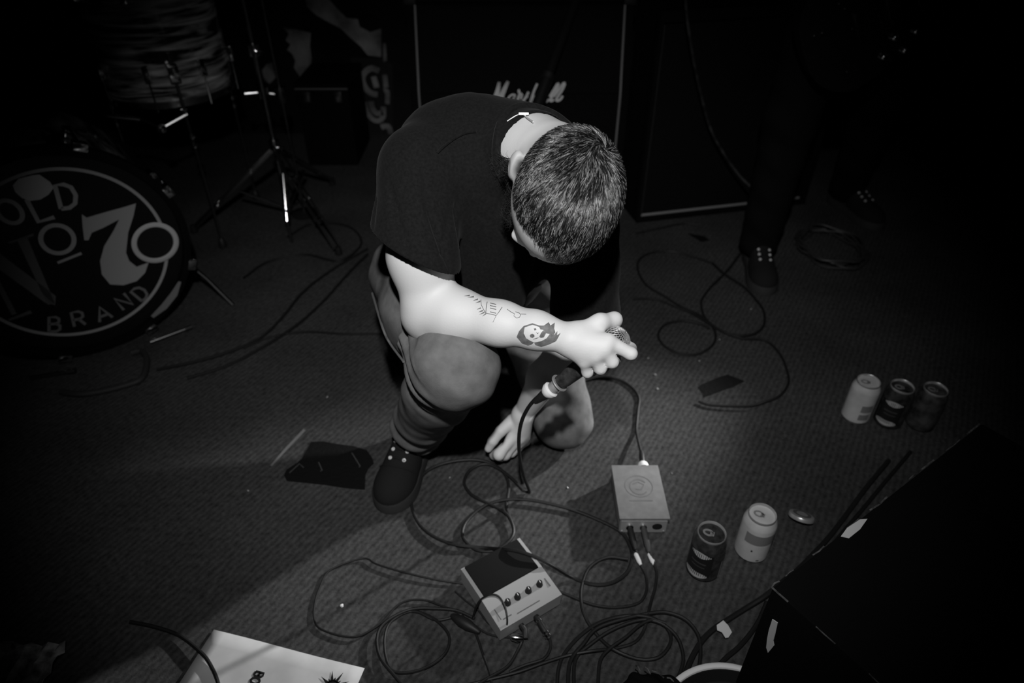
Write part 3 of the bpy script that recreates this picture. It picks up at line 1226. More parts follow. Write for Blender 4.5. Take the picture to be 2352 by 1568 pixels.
MB().lathe([(0.0250, gz - 0.002), (0.0268, gz - 0.002), (0.0268, gz + 0.002), (0.0250, gz + 0.002)], MIC_B, MF, 32, True).build('grille_band', M_STEEL, mic)
# ================================================================== AMPLIFIERS
def cab_frame(o, yaw):
    c, s = math.cos(yaw), math.sin(yaw)
    return lambda x, y, z: Vector((o[0] + c * x - s * y, o[1] + s * x + c * y, z))


def slab(m, P, q):
    """closed prism from a side profile q=[(y,z)..] between two x positions via mapper P"""
    pass


def prism_x(P, prof, x0, x1):
    return MB().prism([P(x0, y, z) for y, z in prof], P(x1, 0, 0) - P(x0, 0, 0))


# slanted guitar cabinet
cab = thing('guitar_cabinet', (0.03, 2.7, 0.0), 'black slant-front guitar cabinet with white piping and script maker logo', 'amplifier')
Pc = cab_frame((0, 0), 0.0)
X0, X1 = -0.342, 0.398
prism_x(Pc, [(2.575, 0.02), (2.575, 0.42), (2.665, 0.735), (2.90, 0.735), (2.90, 0.02)], X0 - 0.032, X1 + 0.032).build('body', M_BLACK, cab, 30)
prism_x(Pc, [(2.560, 0.05), (2.560, 0.418), (2.585, 0.418), (2.585, 0.05)], X0, X1).build('lower_grille', M_GRILLE, cab, 30)
prism_x(Pc, [(2.560, 0.420), (2.6425, 0.705), (2.665, 0.700), (2.585, 0.420)], X0, X1).build('upper_grille', M_GRILLE, cab, 30)
for (a, b) in ((X0 - 0.032, X0 - 0.004), (X1 + 0.004, X1 + 0.032)):
    prism_x(Pc, [(2.548, 0.02), (2.548, 0.419), (2.640, 0.735), (2.675, 0.735), (2.59, 0.42), (2.59, 0.02)], a, b).build('side_board', M_BLACK, cab, 30)
prism_x(Pc, [(2.548, 0.02), (2.548, 0.048), (2.59, 0.048), (2.59, 0.02)], X0 - 0.004, X1 + 0.004).build('bottom_board', M_BLACK, cab, 30)
prism_x(Pc, [(2.634, 0.712), (2.640, 0.735), (2.675, 0.735), (2.67, 0.712)], X0 - 0.004, X1 + 0.004).build('top_board', M_BLACK, cab, 30)
for x in (X0 - 0.001, X1 + 0.001):
    MB().tube(spline([(x, 2.556, 0.052), (x, 2.556, 0.30), (x, 2.557, 0.415), (x, 2.575, 0.48), (x, 2.638, 0.704)], 0.02), 0.0042, 8).build('piping', M_PIPING, cab)
for y, z in ((2.556, 0.052), (2.638, 0.704)):
    MB().tube([(X0, y, z), (X1, y, z)], 0.0036, 8).build('piping', M_PIPING if z < 0.4 else M_BLACK, cab)
for x in (X0 - 0.018, X1 + 0.018):
    MB().box((x, 2.652, 0.722), (0.045, 0.05, 0.04), None, 0.008).build('corner_cap', M_RUBBER, cab)
    MB().box((x, 2.566, 0.035), (0.045, 0.05, 0.04), None, 0.008).build('corner_cap', M_RUBBER, cab)
for x in (-0.28, 0.34):
    for y in (2.62, 2.85):
        MB().cyl((x, y, 0.0), (x, y, 0.022), 0.018, n=12).build('foot', M_RUBBER, cab)
# script logo on the slanted half, traced as brush strokes
ln0 = Vector((0, 2.560, 0.420))
lnn = Vector((0, -0.285, 0.0825)).normalized()
LOGO = [
    ([(1147, 189), (1143, 203), (1138, 217), (1133, 232)], 6), ([(1147, 189), (1146, 205), (1143, 222), (1141, 234)], 5),
    ([(1167, 187), (1160, 199), (1152, 214), (1143, 232)], 6), ([(1167, 187), (1161, 203), (1155, 220), (1152, 236)], 6),
    ([(1184, 219), (1178, 217), (1171, 221), (1165, 230), (1163, 238), (1168, 240), (1176, 232), (1183, 220), (1178, 232), (1177, 240), (1184, 238)], 4),
    ([(1193, 206), (1191, 210), (1194, 214), (1190, 226), (1188, 238), (1191, 242), (1197, 236)], 5), ([(1194, 214), (1199, 217), (1196, 228)], 4),
    ([(1214, 211), (1210, 219), (1206, 226), (1201, 234), (1207, 238), (1205, 243), (1197, 243)], 5), ([(1210, 217), (1211, 224)], 4),
    ([(1234, 192), (1226, 210), (1217, 238), (1223, 226), (1231, 218), (1234, 222), (1230, 236), (1235, 238)], 4.5),
    ([(1254, 213), (1246, 214), (1240, 224), (1239, 234), (1245, 235), (1253, 222), (1256, 212), (1251, 228), (1254, 234), (1260, 228)], 4.5),
    ([(1262, 222), (1272, 206), (1280, 193), (1283, 194), (1278, 206), (1268, 222), (1263, 230), (1267, 232), (1272, 228)], 5),
    ([(1272, 222), (1284, 206), (1294, 191), (1297, 193), (1292, 205), (1281, 222), (1277, 230), (1282, 231), (1288, 227), (1292, 220)], 5)]
lg = MB()
for pts, wd in LOGO:
    q = spline([PPL(a, b, ln0, lnn) for a, b in pts], 0.004)
    lg.stroke([v_ + lnn * 0.001 for v_ in q], wd * 1.0 * 2.5 / FPX, lnn, 0.004)
tag(lg.build('script_logo', mat('white_logo', 0.62, 0.5), cab, 30), 'white cursive logo reading Marshall')

# second cabinet, turned
b0, b1 = PZ(1472, 494, 0.035), PZ(1760, 462, 0.035)
yaw = math.atan2(b1.y - b0.y, b1.x - b0.x)
W2_ = (b1 - b0).length + 0.14
cab2 = thing('speaker_cabinet', (b0.x + 0.3, b0.y + 0.2, 0.0), 'plain black speaker cabinet with pale piping along its bottom edge', 'amplifier')
P2 = cab_frame((b0.x, b0.y), yaw)
prism_x(P2, [(0.02, 0.012), (0.02, 0.74), (0.19, 0.74), (0.19, 0.012)], -0.018, W2_ + 0.03).build('body', M_BLACK, cab2, 30)
prism_x(P2, [(0.004, 0.04), (0.004, 0.70), (0.022, 0.70), (0.022, 0.04)], 0.0, W2_).build('grille', M_GRILLE, cab2, 30)
for (x0, x1, z0, z1) in ((-0.018, -0.004, 0.012, 0.74), (W2_ + 0.004, W2_ + 0.03, 0.012, 0.74), (-0.004, W2_ + 0.004, 0.012, 0.030), (-0.004, W2_ + 0.004, 0.708, 0.74)):
    prism_x(P2, [(-0.008, z0), (-0.008, z1), (0.03, z1), (0.03, z0)], x0, x1).build('board', M_BLACK, cab2, 30)
MB().tube([P2(0.0, -0.002, 0.036), P2(W2_, -0.002, 0.036)], 0.0052, 8).build('piping', M_PIPING, cab2)
MB().tube([P2(0.0, -0.001, 0.036), P2(0.0, -0.001, 0.70)], 0.0035, 8).build('piping', mat('dull_piping', 0.010, 0.8), cab2)
for x in (0.05, W2_ - 0.05):
    for y in (0.06, 0.15):
        p_ = P2(x, y, 0)
        MB().cyl(p_, p_ + Vector((0, 0, 0.014)), 0.018, n=12).build('foot', M_RUBBER, cab2)

# pole leaning on the cabinet
pb, pt_ = Vector((-0.115, 2.04, 0.0)), PY(1300, 62, 2.585)
pd = (pt_ - pb).normalized()
pole = thing('stand_pole', pb, 'black two-section pole leaning against the slant-front cabinet', 'pole')
mid = pb + pd * ((PY(1242, 182, 2.5) - pb).length)
MB().lathe([(0.012, 0.0), (0.022, 0.001), (0.022, 0.02), (0.0205, 0.022)], pb, frame(pd), 20).build('rubber_foot', M_RUBBER, pole)
MB().cyl(pb + pd * 0.02, mid, 0.0205, n=20).build('lower_tube', mat('black_satin_tube', 0.012, 0.35), pole)
MB().cyl(mid, pt_ + pd * 0.42, 0.0170, n=20).build('upper_tube', mat('grey_satin_tube', 0.012, 0.22), pole)
MB().lathe([(0.0205, -0.012), (0.0235, -0.010), (0.0235, 0.010), (0.0175, 0.014)], mid, frame(pd), 20).build('collar', M_RUBBER, pole)

# cable hanging in front of the cabinets
hc = [PY(1573, -60, 2.20), PY(1577, 30, 2.22), PY(1590, 120, 2.25), PY(1607, 205, 2.28), PY(1632, 295, 2.30), PY(1664, 355, 2.30), PY(1700, 405, 2.28), PY(1738, 442, 2.24), PZ(1762, 476, 0.02), PZ(1735, 520, 0.006), PZ(1700, 560, 0.006)]
hp = spline(hc, 0.012)
hang = MB().tube(hp, 0.0045, 8).build('guitar_cable', mat('braided_cable', 0.03, 0.8, noise=(28, -0.01, 0.05)))
tag(hang, 'braided cable hanging down in front of the plain speaker cabinet', 'cable')

# ================================================================== BACK WALL CLUTTER
box_c = thing('equipment_case', (-0.84, 3.05, 0), 'low black equipment case under the torn wall posters', 'case')
x0b, x1b = PY(695, 300, 2.90).x, PY(812, 300, 2.90).x
MB().box(((x0b + x1b) / 2, 3.06, 0.165), (x1b - x0b, 0.32, 0.33), None, 0.006).build('body', M_BLACK, box_c)
MB().box(((x0b + x1b) / 2, 3.06, 0.343), (x1b - x0b + 0.006, 0.326, 0.022), None, 0.004).build('lid', M_BLACK, box_c)
MB().box(((x0b + x1b) / 2, 2.8985, 0.334), (x1b - x0b, 0.004, 0.006)).build('edge_trim', mat('dull_metal_trim', 0.12, 0.5), box_c)
for dx in (-0.3, 0.3):
    MB().box(((x0b + x1b) / 2 + dx * (x1b - x0b), 2.897, 0.30), (0.03, 0.008, 0.045), None, 0.002).build('latch', M_DCHROME, box_c)

WY = 3.296


def wall_poly(pts, name, material, th=0.003, parent=None):
    m = MB()
    m.prism([PY(a, b, WY) for a, b in pts], (0, -th, 0))
    return m.build(name, material, parent, 0)


z5 = lambda pts: [(600 + a / 4.9, b / 4.9) for a, b in pts]
tag(wall_poly(z5([(240, 300), (300, 320), (400, 330), (560, 370), (550, 520), (570, 650), (560, 780), (590, 860), (520, 940), (440, 900), (430, 850), (370, 760), (385, 680), (345, 600), (290, 560), (330, 500), (275, 450), (310, 380)]), 'poster_scrap', M_STICK), 'ragged upright scrap of pale poster pasted on the back wall', 'poster')
tag(wall_poly(z5([(480, -80), (700, -80), (860, 100), (960, 200), (1090, 215), (1110, 300), (1230, 360), (1350, 320), (1350, 640), (1200, 620), (1120, 520), (1000, 420), (900, 320), (760, 250), (620, 170), (520, 80)]), 'torn_poster', M_STICK), 'long torn poster strip curving down the back wall to a bright end', 'poster')
tag(wall_poly(z5([(1370, 480), (1405, 490), (1415, 700), (1375, 690)]), 'poster_scrap', M_STICK), 'narrow paper strip beside the bright end of the torn poster', 'poster')
tag(wall_poly(z5([(10, 790), (60, 720), (130, 700), (165, 870), (100, 940), (40, 910)]), 'poster_scrap', M_STICK), 'small square-ish scrap of poster behind the cymbal stand', 'poster')
sign = wall_poly(z5([(1010, 640), (1340, 655), (1480, 720), (1490, 1560), (1080, 1520), (1000, 1000)]), 'poster', mat('black_poster', 0.006, 0.8))
tag(sign, 'black poster with large pale curling letters beside the slant-front cabinet', 'poster')
st = MB()
for pts, wd in (([(1325, 800), (1245, 765), (1165, 815), (1140, 890), (1170, 980), (1230, 1045), (1310, 1065)], 60), ([(1265, 860), (1300, 985)], 60), ([(1390, 840), (1405, 985)], 52), ([(1380, 1020), (1420, 1030), (1420, 1170)], 50), ([(1160, 1150), (1190, 1250), (1250, 1335), (1320, 1360), (1375, 1310), (1375, 1200)], 55), ([(1235, 1140), (1250, 1215), (1300, 1275), (1370, 1265)], 60), ([(1350, 1430), (1430, 1420), (1470, 1540)], 60)):
    q = spline([PY(*c_, WY - 0.0035) for c_ in z5(pts)], 0.012)
    st.stroke(q, wd / 4.9 * 3.3 / FPX, Vector((0, -1, 0)), 0.0015)
st.build('lettering', M_STICK, sign, 0)

# ================================================================== BASS DRUM
psi = math.radians(37.66)
KC = Vector((-1.1672, 1.5786, 0.296))
kn = Vector((math.sin(psi), -math.cos(psi), 0))
ka = Vector((math.cos(psi), math.sin(psi), 0))
KF = Matrix((ka, Vector((0, 0, 1)), kn)).transposed()      # local x right, y up, z towards the viewer
kick = thing('bass_drum', (KC.x, KC.y, 0), 'bass drum with OLD No 7 BRAND printed on its black front head', 'drum')


def K(a, b, d=0.0):
    return KC + ka * a + Vector((0, 0, b)) + kn * d


def KP(px, py, d=0.002):
    return PPL(px, py, KC, kn) + kn * d


RS = 0.2790
MB().lathe([(RS, -0.42), (RS, -0.012), (RS - 0.006, -0.012), (RS - 0.006, -0.42)], KC, KF, 64, True).build('shell', M_SWIRL, kick)
MB().lathe([(0.0, 0.0), (0.2, 0.0), (RS - 0.002, 0.0), (RS - 0.002, -0.004), (0.0, -0.004)], KC, KF, 64).build('front_head', M_DRUMHEAD, kick)
MB().lathe([(0.0, -0.43), (RS - 0.002, -0.43), (RS - 0.002, -0.426), (0.0, -0.426)], KC, KF, 64).build('back_head', M_DRUMHEAD, kick)
for z0, z1 in ((-0.014, 0.022), (-0.452, -0.416)):
    MB().lathe([(RS - 0.002, z0), (RS + 0.016, z0), (RS + 0.017, z1 - 0.002), (RS + 0.014, z1), (RS - 0.002, z1)], KC, KF, 64, True).build('hoop', M_BLACK, kick)
for i in range(8):
    a = 2 * math.pi * (i + 0.5) / 8
    rd = ka * math.cos(a) + Vector((0, 0, math.sin(a)))
    MB().cyl(KC + rd * (RS + 0.026) + kn * 0.02, KC + rd * (RS + 0.026) - kn * 0.12, 0.0035, n=8).build('tension_rod', M_CHROME, kick)
    MB().box(KC + rd * (RS + 0.020) + kn * 0.012, (0.022, 0.034, 0.030), frame(kn, rd), 0.003).build('claw', M_CHROME, kick)
    MB().box(KC + rd * (RS + 0.012) - kn * 0.14, (0.022, 0.02, 0.05), frame(kn, rd), 0.004).build('lug', M_CHROME, kick)
RING = 0.2394
MB().lathe([(RING - 0.0085, 0.0005), (RING, 0.0005), (RING, 0.0018), (RING - 0.0085, 0.0018)], KC, KF, 96, True).build('logo_ring', M_LOGO, kick)
pc = KP(356, 556)
MB().lathe([(0.047, 0.001), (0.060, 0.001), (0.061, 0.004), (0.058, 0.006), (0.049, 0.006), (0.047, 0.004)], pc, KF, 48, True).build('port_ring', M_LOGOW, kick)
MB().lathe([(0.0, 0.0005), (0.047, 0.0005), (0.047, 0.0015), (0.0, 0.0015)], pc, KF, 32).build('port_hole', M_INK, kick)
zk = lambda pts: [(a / 2.613, 350 + b / 2.613) for a, b in pts]
seven = MB().prism([KP(*q, 0.0006) for q in zk([(490, 370), (520, 390), (640, 355), (740, 328), (815, 305), (800, 380), (768, 480), (755, 600), (775, 650), (820, 685), (890, 660), (870, 720), (820, 770), (740, 795), (660, 790), (610, 730), (600, 650), (625, 560), (680, 470), (715, 400), (620, 450), (550, 480), (530, 525), (505, 525), (495, 440)])], kn * 0.0012)
tag(seven.build('numeral_seven', M_LOGO, kick, 0), 'grey numeral 7')
nn_ = MB()
for poly in ([(40, 540), (200, 484), (200, 500), (60, 545)], [(100, 520), (160, 500), (330, 905), (285, 912)], [(-140, 600), (-40, 575), (335, 860), (330, 915), (270, 900), (-60, 660)], [(-120, 610), (-90, 600), (100, 965), (70, 975)], [(45, 1000), (180, 945), (195, 962), (55, 1010)], [(-190, 620), (-60, 575), (-55, 590), (-185, 636)]):
    nn_.prism([KP(*q, 0.0006) for q in zk(poly)], kn * 0.0012)
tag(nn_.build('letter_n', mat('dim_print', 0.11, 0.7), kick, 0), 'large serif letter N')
om = MB()
oc = KP(132, 549)
q = [oc + (ka * math.cos(a) * 0.036 + Vector((0, 0, math.sin(a) * 0.039))) for a in np.linspace(0, 2 * math.pi, 40, endpoint=False)]
om.stroke([v_ - kn * 0.0014 for v_ in q], 0.011, kn, 0.0012, True)
om.stroke([KP(132, 603, 0.0006), KP(187, 581, 0.0006)], 0.007, kn, 0.0012)
tag(om.build('letter_o', M_LOGO, kick, 0), 'raised underlined o')
GL = {
    'O': [[(0.5 + 0.46 * math.cos(a), 0.5 + 0.5 * math.sin(a)) for a in np.linspace(0, 6.2832, 25)]],
    'L': [[(0.12, 1), (0.12, 0), (0.85, 0)]],
    'D': [[(0.12, 0), (0.12, 1), (0.5, 1), (0.78, 0.85), (0.9, 0.5), (0.78, 0.15), (0.5, 0), (0.12, 0)]],
    'B': [[(0.12, 0), (0.12, 1), (0.55, 1), (0.75, 0.88), (0.75, 0.65), (0.55, 0.53), (0.12, 0.53)], [(0.55, 0.53), (0.82, 0.4), (0.82, 0.13), (0.6, 0), (0.12, 0)]],
    'R': [[(0.12, 0), (0.12, 1), (0.6, 1), (0.82, 0.85), (0.82, 0.6), (0.6, 0.46), (0.12, 0.46)], [(0.5, 0.46), (0.88, 0)]],
    'A': [[(0.02, 0), (0.5, 1), (0.98, 0)], [(0.2, 0.33), (0.8, 0.33)]],
    'N': [[(0.1, 0), (0.1, 1), (0.9, 0), (0.9, 1)]],
}


def glyph(ch, c, right, up, w_, h_, stroke, nrm, material, parent, name=None):
    m = MB()
    for path in GL[ch]:
        m.stroke([c + right * ((x - 0.5) * w_) + up * ((y - 0.5) * h_) for x, y in path], stroke, nrm, 0.0012)
    return m.build(name or 'letter_' + ch.lower(), material, parent, 0)


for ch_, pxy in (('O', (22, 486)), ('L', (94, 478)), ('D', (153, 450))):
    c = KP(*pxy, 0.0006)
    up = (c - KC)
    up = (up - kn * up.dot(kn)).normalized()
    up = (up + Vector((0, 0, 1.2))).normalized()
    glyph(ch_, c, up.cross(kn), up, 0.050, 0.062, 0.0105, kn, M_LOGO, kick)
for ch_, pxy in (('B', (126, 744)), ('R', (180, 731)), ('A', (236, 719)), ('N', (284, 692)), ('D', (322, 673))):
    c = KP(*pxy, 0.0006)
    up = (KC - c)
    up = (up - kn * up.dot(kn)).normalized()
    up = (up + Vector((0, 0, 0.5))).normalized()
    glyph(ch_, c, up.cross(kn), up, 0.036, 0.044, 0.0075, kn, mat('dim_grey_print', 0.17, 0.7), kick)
pat = zk([(75, 195), (110, 155), (190, 135), (235, 130), (300, 175), (320, 210), (290, 250), (240, 280), (175, 288), (130, 270), (90, 235)])
tag(MB().prism([KP(*q, 0.0022) for q in pat], kn * 0.0015).build('tape_patch', M_LOGOW, kick, 0), 'pale irregular tape patch')
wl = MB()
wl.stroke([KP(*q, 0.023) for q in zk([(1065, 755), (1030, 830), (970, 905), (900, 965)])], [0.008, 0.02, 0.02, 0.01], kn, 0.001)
wl.build('painted_hoop_highlight', mat('pale_hoop_highlight', 0.2, 0.6), kick, 0)  # pale strip on the hoop: a highlight laid on as colour
for s in (-1, 1):
    a0 = KC + ka * (s * 0.255) + Vector((0, 0, -0.12)) - kn * 0.12
    MB().tube([a0, a0 + ka * (s * 0.06) + kn * 0.08 + Vector((0, 0, -0.09)), Vector((0, 0, 0.006)) + Vector((a0.x, a0.y, 0)) + ka * (s * 0.10) + kn * 0.14], 0.006, 10).build('spur', M_CHROME, kick)

# ================================================================== FLOOR TOM
TC = Vector((-1.15, 2.36, 0.0))
tom = thing('floor_tom', TC, 'floor tom with a pearly streaked wrap standing behind the bass drum', 'drum')
TR = 0.2
z0, z1 = 0.50, 0.92
MB().lathe([(TR, z0 + 0.01), (TR, z1 - 0.01), (TR - 0.007, z1 - 0.01), (TR - 0.007, z0 + 0.01)], TC, None, 64, True).build('shell', M_SWIRL, tom)
for z in (z0, z1):
    s = 1 if z == z1 else -1
    MB().lathe([(TR + 0.001, z - s * 0.014), (TR + 0.011, z - s * 0.014), (TR + 0.011, z - s * 0.008), (TR + 0.006, z - s * 0.006), (TR + 0.006, z + s * 0.008), (TR + 0.001, z + s * 0.008)], TC, None, 64, True).build('hoop', M_DCHROME, tom)
    MB().lathe([(0.0, z), (TR, z), (TR, z - s * 0.003), (0.0, z - s * 0.003)], TC, None, 48).build('head', M_DRUMHEAD, tom)
for i in range(8):
    a = math.radians(-80 + i * 45)
    rd = Vector((math.cos(a), math.sin(a), 0))
    for z in (z0 + 0.10, z1 - 0.10):
        MB().box(TC + rd * (TR + 0.010) + Vector((0, 0, z)), (0.022, 0.020, 0.05), frame((0, 0, 1), rd), 0.005).build('lug', M_CHROME, tom)
    MB().cyl(TC + rd * (TR + 0.013) + Vector((0, 0, z0 - 0.015)), TC + rd * (TR + 0.013) + Vector((0, 0, z0 + 0.08)), 0.003, n=8).build('tension_rod', M_CHROME, tom)
for a in (-60, 60, 180):
    rd = Vector((math.cos(math.radians(a)), math.sin(math.radians(a)), 0))
    lx = TC + rd * (TR + 0.030)
    MB().cyl(lx + Vector((0, 0, 0.015)), lx + Vector((0, 0, 0.66)), 0.0052, n=10).build('leg', M_DCHROME, tom)
    MB().box(TC + rd * (TR + 0.018) + Vector((0, 0, 0.60)), (0.045, 0.034, 0.05), frame((0, 0, 1), rd), 0.006).build('leg_bracket', M_CHROME, tom)
    for zz in (0.485, 0.405, 0.375):
        MB().lathe([(0.005, -0.008), (0.011, -0.006), (0.011, 0.006), (0.005, 0.008)], lx + Vector((0, 0, zz)), None, 12).build('memory_lock', M_CHROME, tom)
        MB().tube([lx + Vector((0, 0, zz)), lx + rd * 0.024 + Vector((0, 0, zz))], 0.003, 6).build('wing_screw', M_CHROME, tom)
    MB().lathe([(0.014, 0.0), (0.015, 0.004), (0.011, 0.028), (0.006, 0.036)], lx, None, 14).build('rubber_foot', M_RUBBER, tom)

# ================================================================== CYMBAL STAND
CS = Vector((-0.845, 2.36, 0))
cs = thing('cymbal_stand', CS, 'chrome tripod cymbal stand between the drums and the black case', 'stand')
MB().cyl(CS + Vector((0, 0, 0.04)), CS + Vector((0, 0, 0.24)), 0.0105, n=16).build('lower_tube', M_CHROME, cs)
MB().cyl(CS + Vector((0, 0, 0.24)), CS + Vector((0, 0, 0.62)), 0.0085, n=16).build('middle_tube', M_DCHROME, cs)
MB().cyl(CS + Vector((0, 0, 0.62)), CS + Vector((0, 0, 1.05)), 0.0065, n=16).build('upper_tube', M_DCHROME, cs)
for z in (0.30, 0.62):
    MB().lathe([(0.009, -0.02), (0.017, -0.018), (0.017, 0.018), (0.009, 0.02)], CS + Vector((0, 0, z)), None, 16).build('clamp', M_CHROME, cs)
    MB().tube([CS + Vector((0.0, -0.01, z)), CS + Vector((0.02, -0.035, z)), CS + Vector((0.045, -0.038, z + 0.006))], 0.0045, 8).build('wing_bolt', M_CHROME, cs)
for a in (-47, 75, 195):
    rd = Vector((math.cos(math.radians(a)), math.sin(math.radians(a)), 0))
    sd = Vector((-rd.y, rd.x, 0))
    for s in (-1, 1):
        MB().box(CS + rd * 0.175 + sd * (s * 0.012) + Vector((0, 0, 0.152)), (0.42, 0.004, 0.012), frame(rd.cross(sd) if False else (rd * 0.62 + Vector((0, 0, 0.78))), rd), 0.001).build('leg_rail', M_DCHROME, cs)
    MB().box(CS + rd * 0.08 + Vector((0, 0, 0.10)), (0.17, 0.014, 0.006), frame((-rd * 0.5 + Vector((0, 0, 0.86))), rd), 0.001).build('brace', M_DCHROME, cs)
    MB().lathe([(0.012, 0.0), (0.014, 0.006), (0.010, 0.030)], CS + rd * 0.345, None, 12).build('rubber_foot', M_RUBBER, cs)
    for k_ in (0.10, 0.24):
        q = CS + rd * k_ + Vector((0, 0, 0.29 - k_ * 0.80))
        MB().cyl(q - sd * 0.018, q + sd * 0.018, 0.005, n=10).build('rivet', M_CHROME, cs)
lt0 = PY(659, 508, 2.20)
ltd = Vector((-0.045, 0.5, 0.866)).normalized()
for a_, b_ in ((0.0, 0.030), (0.040, 0.165)):
    MB().cyl(lt0 + ltd * a_, lt0 + ltd * b_, 0.0095, n=20).build('leaning_tube', M_CHROME, cs)
MB().cyl(lt0 + ltd * 0.03, lt0 + ltd * 0.04, 0.0115, n=16).build('tube_joint', M_RUBBER, cs)
MB().cyl(lt0 + ltd * 0.165, CS + Vector((0, 0, 0.30)), 0.0045, n=12).build('tube_stay', M_DCHROME, cs)
MB().cyl(lt0, Vector((lt0.x + 0.004, lt0.y - 0.004, 0.0)), 0.006, n=12).build('tube_foot', M_RUBBER, cs)
# hi-hat style rod stand beside it
HS = PY(668, 330, 2.42)
hs = thing('hardware_rod', (HS.x, HS.y, 0), 'thin upright hardware rod with a clamp arm beside the cymbal stand', 'stand')
MB().cyl((HS.x, HS.y, 0.012), (HS.x, HS.y, 1.0), 0.0042, n=10).build('rod', M_DCHROME, hs)
MB().lathe([(0.05, 0.0), (0.052, 0.006), (0.02, 0.014), (0.0, 0.016)], (HS.x, HS.y, 0), None, 24).build('base', M_RUBBER, hs)
q0 = PY(655, 218, 2.42)
MB().lathe([(0.006, 0.03), (0.022, 0.028), (0.022, -0.004), (0.008, -0.03)], (HS.x, HS.y, q0.z), None, 16).build('clamp_cup', M_DCHROME, hs)
MB().tube([(HS.x, HS.y, q0.z), PY(600, 212, 2.40), PY(562, 215, 2.38)], 0.005, 8).build('arm', M_DCHROME, hs)
for a in ((565, 215), (598, 218), (612, 208)):
    q = PY(*a, 2.385)
    MB().cyl(q - Vector((0, 0, 0.012)), q + Vector((0, 0, 0.012)), 0.008, n=10).build('wing_nut', M_CHROME, hs)
# chrome rods by the bass drum
for i, (a, b, lab) in enumerate((((345, 786), (425, 756), 'short chrome rod lying by the lower edge of the bass drum hoop'), ((70, 868), (155, 854), 'chrome rod on the carpet in front of the bass drum'), ((240, 266), (322, 275), None))):
    if i == 2:
        p_, q_ = PY(240, 266, 2.10), PY(322, 274, 2.12)
        MB().tube([p_, (p_ + q_) / 2, q_], 0.007, 10).build('tom_arm', M_CHROME, tom)
        w_ = PY(371, 295, 2.10)
        MB().lathe([(0.0, -0.014), (0.013, -0.010), (0.016, 0.0), (0.013, 0.010), (0.0, 0.014)], w_, None, 14).build('wing_nut', M_CHROME, tom)
        MB().tube([q_, w_, PY(430, 262, 2.15)], 0.006, 8).build('tom_arm', M_DCHROME, tom)
        continue
    p_, q_ = PZ(*a, 0.008), PZ(*b, 0.008)
    d_ = (q_ - p_).normalized()
    ro = thing('drum_rod', (p_.x, p_.y, 0), lab, 'rod')
    MB().cyl(p_, q_, 0.006, n=12).build('shaft', M_DCHROME, ro)
    MB().cyl(q_, q_ + d_ * 0.02, 0.008, n=12).build('tip', M_RUBBER, ro)

# ================================================================== SMALL THINGS ON THE CARPET


def can(loc, body_mat, label, rot=0.0, marks=None, group=None):
    c = thing('beer_can', loc, label, 'can', group)
    L0 = Vector(loc)
    prof = [(0.0, 0.006), (0.018, 0.004), (0.0235, 0.0), (0.0265, 0.001), (0.0330, 0.010), (0.0331, 0.098), (0.0322, 0.104), (0.0285, 0.1125), (0.0268, 0.1165)]
    b = MB().lathe(prof, L0, None, 40).build('body', body_mat, c)
    MB().lathe([(0.0, 0.1120), (0.0262, 0.1150), (0.0272, 0.1165), (0.0272, 0.1205), (0.0264, 0.1220), (0.0256, 0.1210), (0.0240, 0.1150), (0.0225, 0.1138), (0.0, 0.1140)], L0, None, 40).build('lid', M_ALU, c)
    R = rotz(rot)
    lidz = 0.1145
    hole = [L0 + R @ Vector((-0.0105 + 0.0095 * math.cos(a), 0.0080 * math.sin(a), lidz)) for a in np.linspace(0, 2 * math.pi, 20, endpoint=False)]
    MB().prism(hole, (0, 0, 0.0005)).build('opening', M_INK, c, 0)
    tb = MB()
    tb.stroke([L0 + R @ Vector((0.0065 + 0.0085 * math.cos(a), 0.0062 * math.sin(a), lidz + 0.0012)) for a in np.linspace(0, 2 * math.pi, 24, endpoint=False)], 0.0042, (0, 0, 1), 0.0012, True)
    tb.box(L0 + R @ Vector((-0.001, 0, lidz + 0.0018)), (0.008, 0.010, 0.0012), R)
    tb.build('pull_tab', M_ALU, c)
    for (nm, th0, th1, zf, material) in (marks or []):
        m = MB()
        nT = 14
        for i in range(nT):
            ta, tb_ = th0 + (th1 - th0) * i / nT, th0 + (th1 - th0) * (i + 1) / nT
            za, zb = zf(i / nT), zf((i + 1) / nT)
            r = 0.0334
            m.add([L0 + Vector((r * math.cos(t), r * math.sin(t), z)) for t, z in ((ta, za[0]), (tb_, zb[0]), (tb_, zb[1]), (ta, za[1]))], [(0, 1, 2, 3)])
        m.build(nm, material, b, 60)
    return c


def lens(zc, hh, slope=0.0, edge=0.0):
    return lambda u: (zc - hh * math.sin(math.pi * u) - edge + slope * (u - 0.5), zc + hh * math.sin(math.pi * u) + edge + slope * (u - 0.5))


cam_th = math.radians(-125)
M_LBL = mat('can_label_white', 0.5, 0.5)
dark_marks = lambda th: [
    ('label_panel', th - 0.95, th + 0.75, lambda u: (0.022, 0.088), mat('can_label_black', 0.008, 0.6)),
    ('label_cap', th - 0.75, th + 0.65, lens(0.083, 0.008), M_LBL),
    ('label_base', th - 0.95, th + 0.60, lambda u: (0.015 + 0.006 * (2 * u - 1) ** 2, 0.031 + 0.004 * (2 * u - 1) ** 2 - 0.010 * abs(2 * u - 1) ** 3), M_LBL),
    ('label_text', th - 0.55, th + 0.40, lambda u: (0.058, 0.062), mat('dim_can_text', 0.05, 0.6)),
    ('label_text', th - 0.50, th + 0.35, lambda u: (0.048, 0.051), mat('dim_can_text', 0.05, 0.6)),
    ('side_stripe', th + 1.45, th + 1.60, lambda u: (0.008, 0.060), M_LBL)]
can((0.384, 0.827, 0), M_CANK, 'dark beer can with oval pale-capped label standing beside the pale can', math.radians(155), dark_marks(math.radians(-128)))
